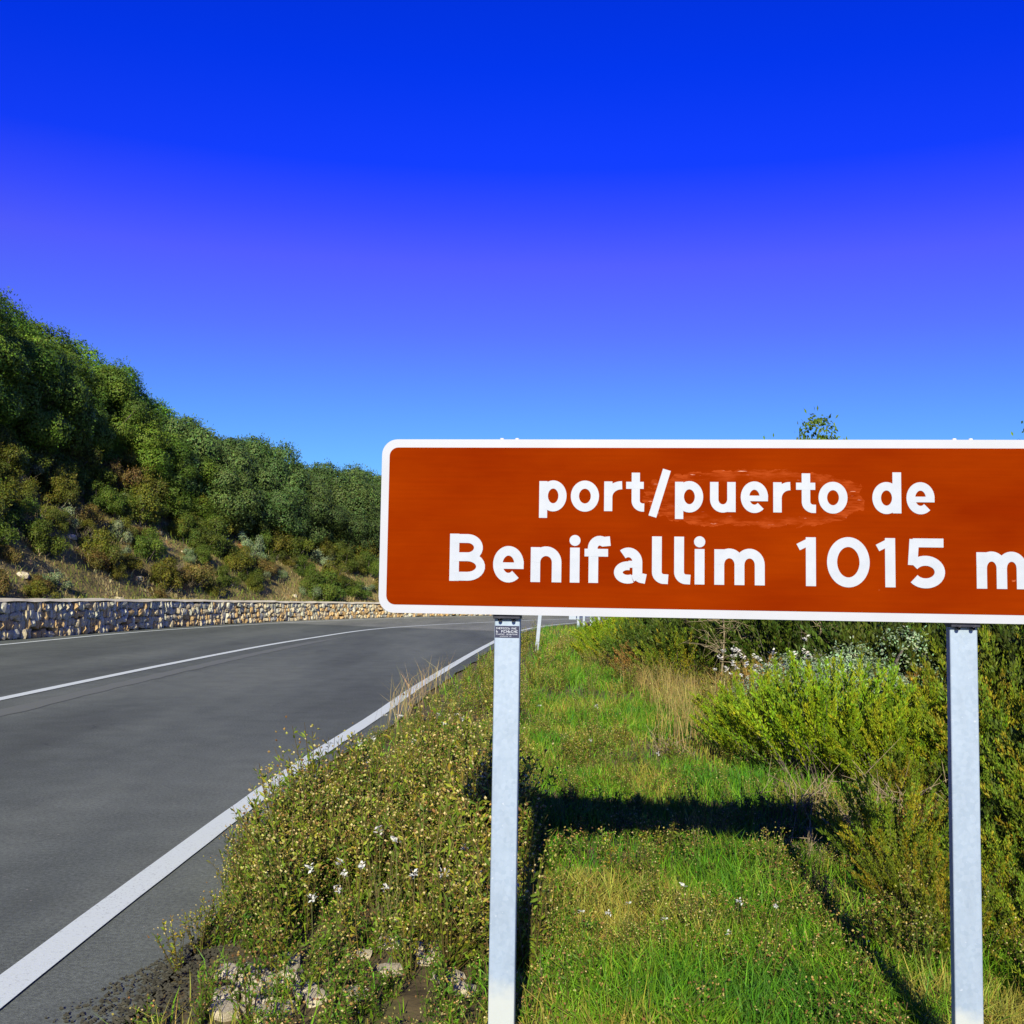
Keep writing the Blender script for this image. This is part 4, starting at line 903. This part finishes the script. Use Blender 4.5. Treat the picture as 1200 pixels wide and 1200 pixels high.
keep = wr.random(len(x)) < np.where(x < np.interp(y, [3, 9, 30], [2.2, 2.8, 4.2]), 0.75, 0.2); x, y = x[keep], y[keep]
merge('green_herbs', WEEDG, x, y, wr.uniform(0.45, 0.85, len(x)) * (1 + 0.012 * y), wr, 'low leafy green herbs scattered through the verge grass', 'herbs')

# ------------------------------------------------------------------ white flowers
def flower_parts(seed, H, hs):
    rng = np.random.default_rng(seed); s = Geo(); tube(s, [(0, 0, 0), (0.01, 0.005, H * 0.5), (0, 0, H)], [0.0022, 0.0018, 0.0014], (0.15, 0.15, 0.05), 4)
    f = Geo(); n = 14; a = rng.uniform(0, 6.28, n); D = np.stack([np.cos(a), np.sin(a), rng.uniform(0.1, 0.9, n)], 1); P = np.zeros((n, 3)) + np.array([0, 0, H]) + rng.normal(0, hs * 0.3, (n, 3))
    leaves(f, P, D, np.tile([0, 0, 1.0], (n, 1)) + rng.normal(0, 0.4, (n, 3)), hs * rng.uniform(0.6, 1.0, n), hs * rng.uniform(0.4, 0.6, n), np.clip(jitter_cols((0.76, 0.75, 0.66), n, rng, 0.08, 0.03), 0, 0.85), rng)
    return Proto([('stem', s.mesh('stem', M['leaf'])), ('petals', f.mesh('petals', M['leaf']))])
FL = [flower_parts(600 + i, 0.30 + 0.05 * i, 0.026) for i in range(3)]; FD = [flower_parts(610 + i, 0.62 + 0.07 * i, 0.045) for i in range(3)]
fr_ = np.random.default_rng(81)
for (x, y, sc) in FLOWERS:
    place('white_flower', FL[fr_.integers(3)], (x, y, float(zverge(x, y))), fr_.uniform(0, 6), sc, 'small white wildflower among the weeds of the verge', 'flower', 'white wildflowers among the weeds')
for k in range(46):
    x, y = fr_.uniform(2.35, 3.75), fr_.uniform(11.2, 13.2)
    place('white_daisy', FD[fr_.integers(3)], (x, y, float(zverge(x, y))), fr_.uniform(0, 6), fr_.uniform(0.85, 1.25), 'tall white daisy in the cluster beside the pale silvery shrub', 'flower', 'white daisies by the pale shrub')

# ------------------------------------------------------------------ rocks and gravel at the asphalt edge
rk = np.random.default_rng(91)
for (x, y, sx_, sy_, sz_) in ROCKS:
    o = link('rock', RV[rk.integers(4)], None, (x, y, float(zverge(x, y)) + sz_ * 0.22), rk.uniform(0, 6), (sx_, sy_, sz_))
    tag(o, 'pale broken limestone on the bare ground beside the asphalt edge', 'rock', 'pale limestones at the asphalt edge')
g = Geo(); n = 3600
x = rk.normal(-1.32, 0.17, n); y = rk.uniform(2.9, 4.9, n); e = np.interp(y, shoulder[:, 1], shoulder[:, 0])
x = np.where(x > e + 0.38, e + 0.3 * rk.random(n), x); ok = x > e - 0.34 * np.clip((5.0 - y) / 1.0, 0, 1); x, y = x[ok], y[ok]; n = len(x)
s = rk.uniform(0.004, 0.012, (n, 1, 1)) * np.array([1, 1, 0.8]); base = np.stack([x, y, np.where(x > np.interp(y, shoulder[:, 1], shoulder[:, 0]), zverge(x, y), 0.002) + 0.003], 1)
V = (base[:, None] + OCT[None] * s * rk.uniform(0.6, 1.3, (n, 6, 1))).reshape(-1, 3); T = (np.arange(n)[:, None, None] * 6 + OCTT[None]).reshape(-1, 3)
tag(link('gravel', mesh_from('gravel', V, [T], M['pebble'])), 'dark loose chippings crumbling from the asphalt edge', 'gravel', kind='stuff')

# ------------------------------------------------------------------ marker post and guard rail further along
mp = root('marker_post', (0.66, 26.9, float(zverge(0.66, 26.9)) - 0.1), 'thin leaning pale steel post in the grass behind the sign', 'post')
mp.rotation_euler = (0.02, rad(4.5), 0)
link('pole', box_mesh('pole', (-0.045, 0.045, -0.03, 0.03, 0, 1.62), M['zinc_plain'], 0.006), mp)
link('cap', box_mesh('cap', (-0.05, 0.05, -0.035, 0.035, 1.6215, 1.65), M['dark'], 0.004), mp)
GRP = catmull([(2.75, 45.0), (3.4, 48), (4.8, 52.5), (7.2, 57.5), (10.5, 62.5), (15, 67.5)], 0.5)
rail = root('guard_rail', (2.75, 45, 0), 'grey steel guard rail starting beside the bend beyond the sign', 'guard rail'); rail.location = (0, 0, 0)
prof = [(0.04, 0.45), (-0.02, 0.49), (-0.04, 0.53), (0.03, 0.59), (0.03, 0.63), (-0.04, 0.69), (-0.02, 0.73), (0.04, 0.77)]
gn = -normals2(GRP); n = len(GRP); k = len(prof); V = np.zeros((n, k, 3))
for j, (o_, z_) in enumerate(prof): V[:, j, :2] = GRP + gn * o_; V[:, j, 2] = z_
i = np.arange(n - 1)[:, None] * k; Q = np.concatenate([i + np.array([[a, a + 1, a + 1 + k, a + k]]) for a in range(k - 1)])
me = mesh_from('beam', V.reshape(-1, 3), [Q], M['zinc_plain'], smooth=True); bo = link('beam', me, rail)
md = bo.modifiers.new('thick', 'SOLIDIFY'); md.thickness = 0.005
gp = resamp(GRP, 15)
pm = box_mesh('rail_post', (-0.07, 0.07, -0.05, 0.05, -0.1, 0.80), M['zinc_plain'], 0.006)
for j, p in enumerate(gp):
    t = gp[min(j + 1, 14)] - gp[max(j - 1, 0)]; nn_ = np.array([t[1], -t[0]]) / np.linalg.norm(t)
    link('rail_post', pm, rail, (p[0] + nn_[0] * 0.11, p[1] + nn_[1] * 0.11, 0), math.atan2(t[1], t[0]))
link('end_plate', box_mesh('end_plate', (2.45, 2.75, 44.80, 44.86, 0.42, 0.80), M['zinc_plain'], 0.01), rail)
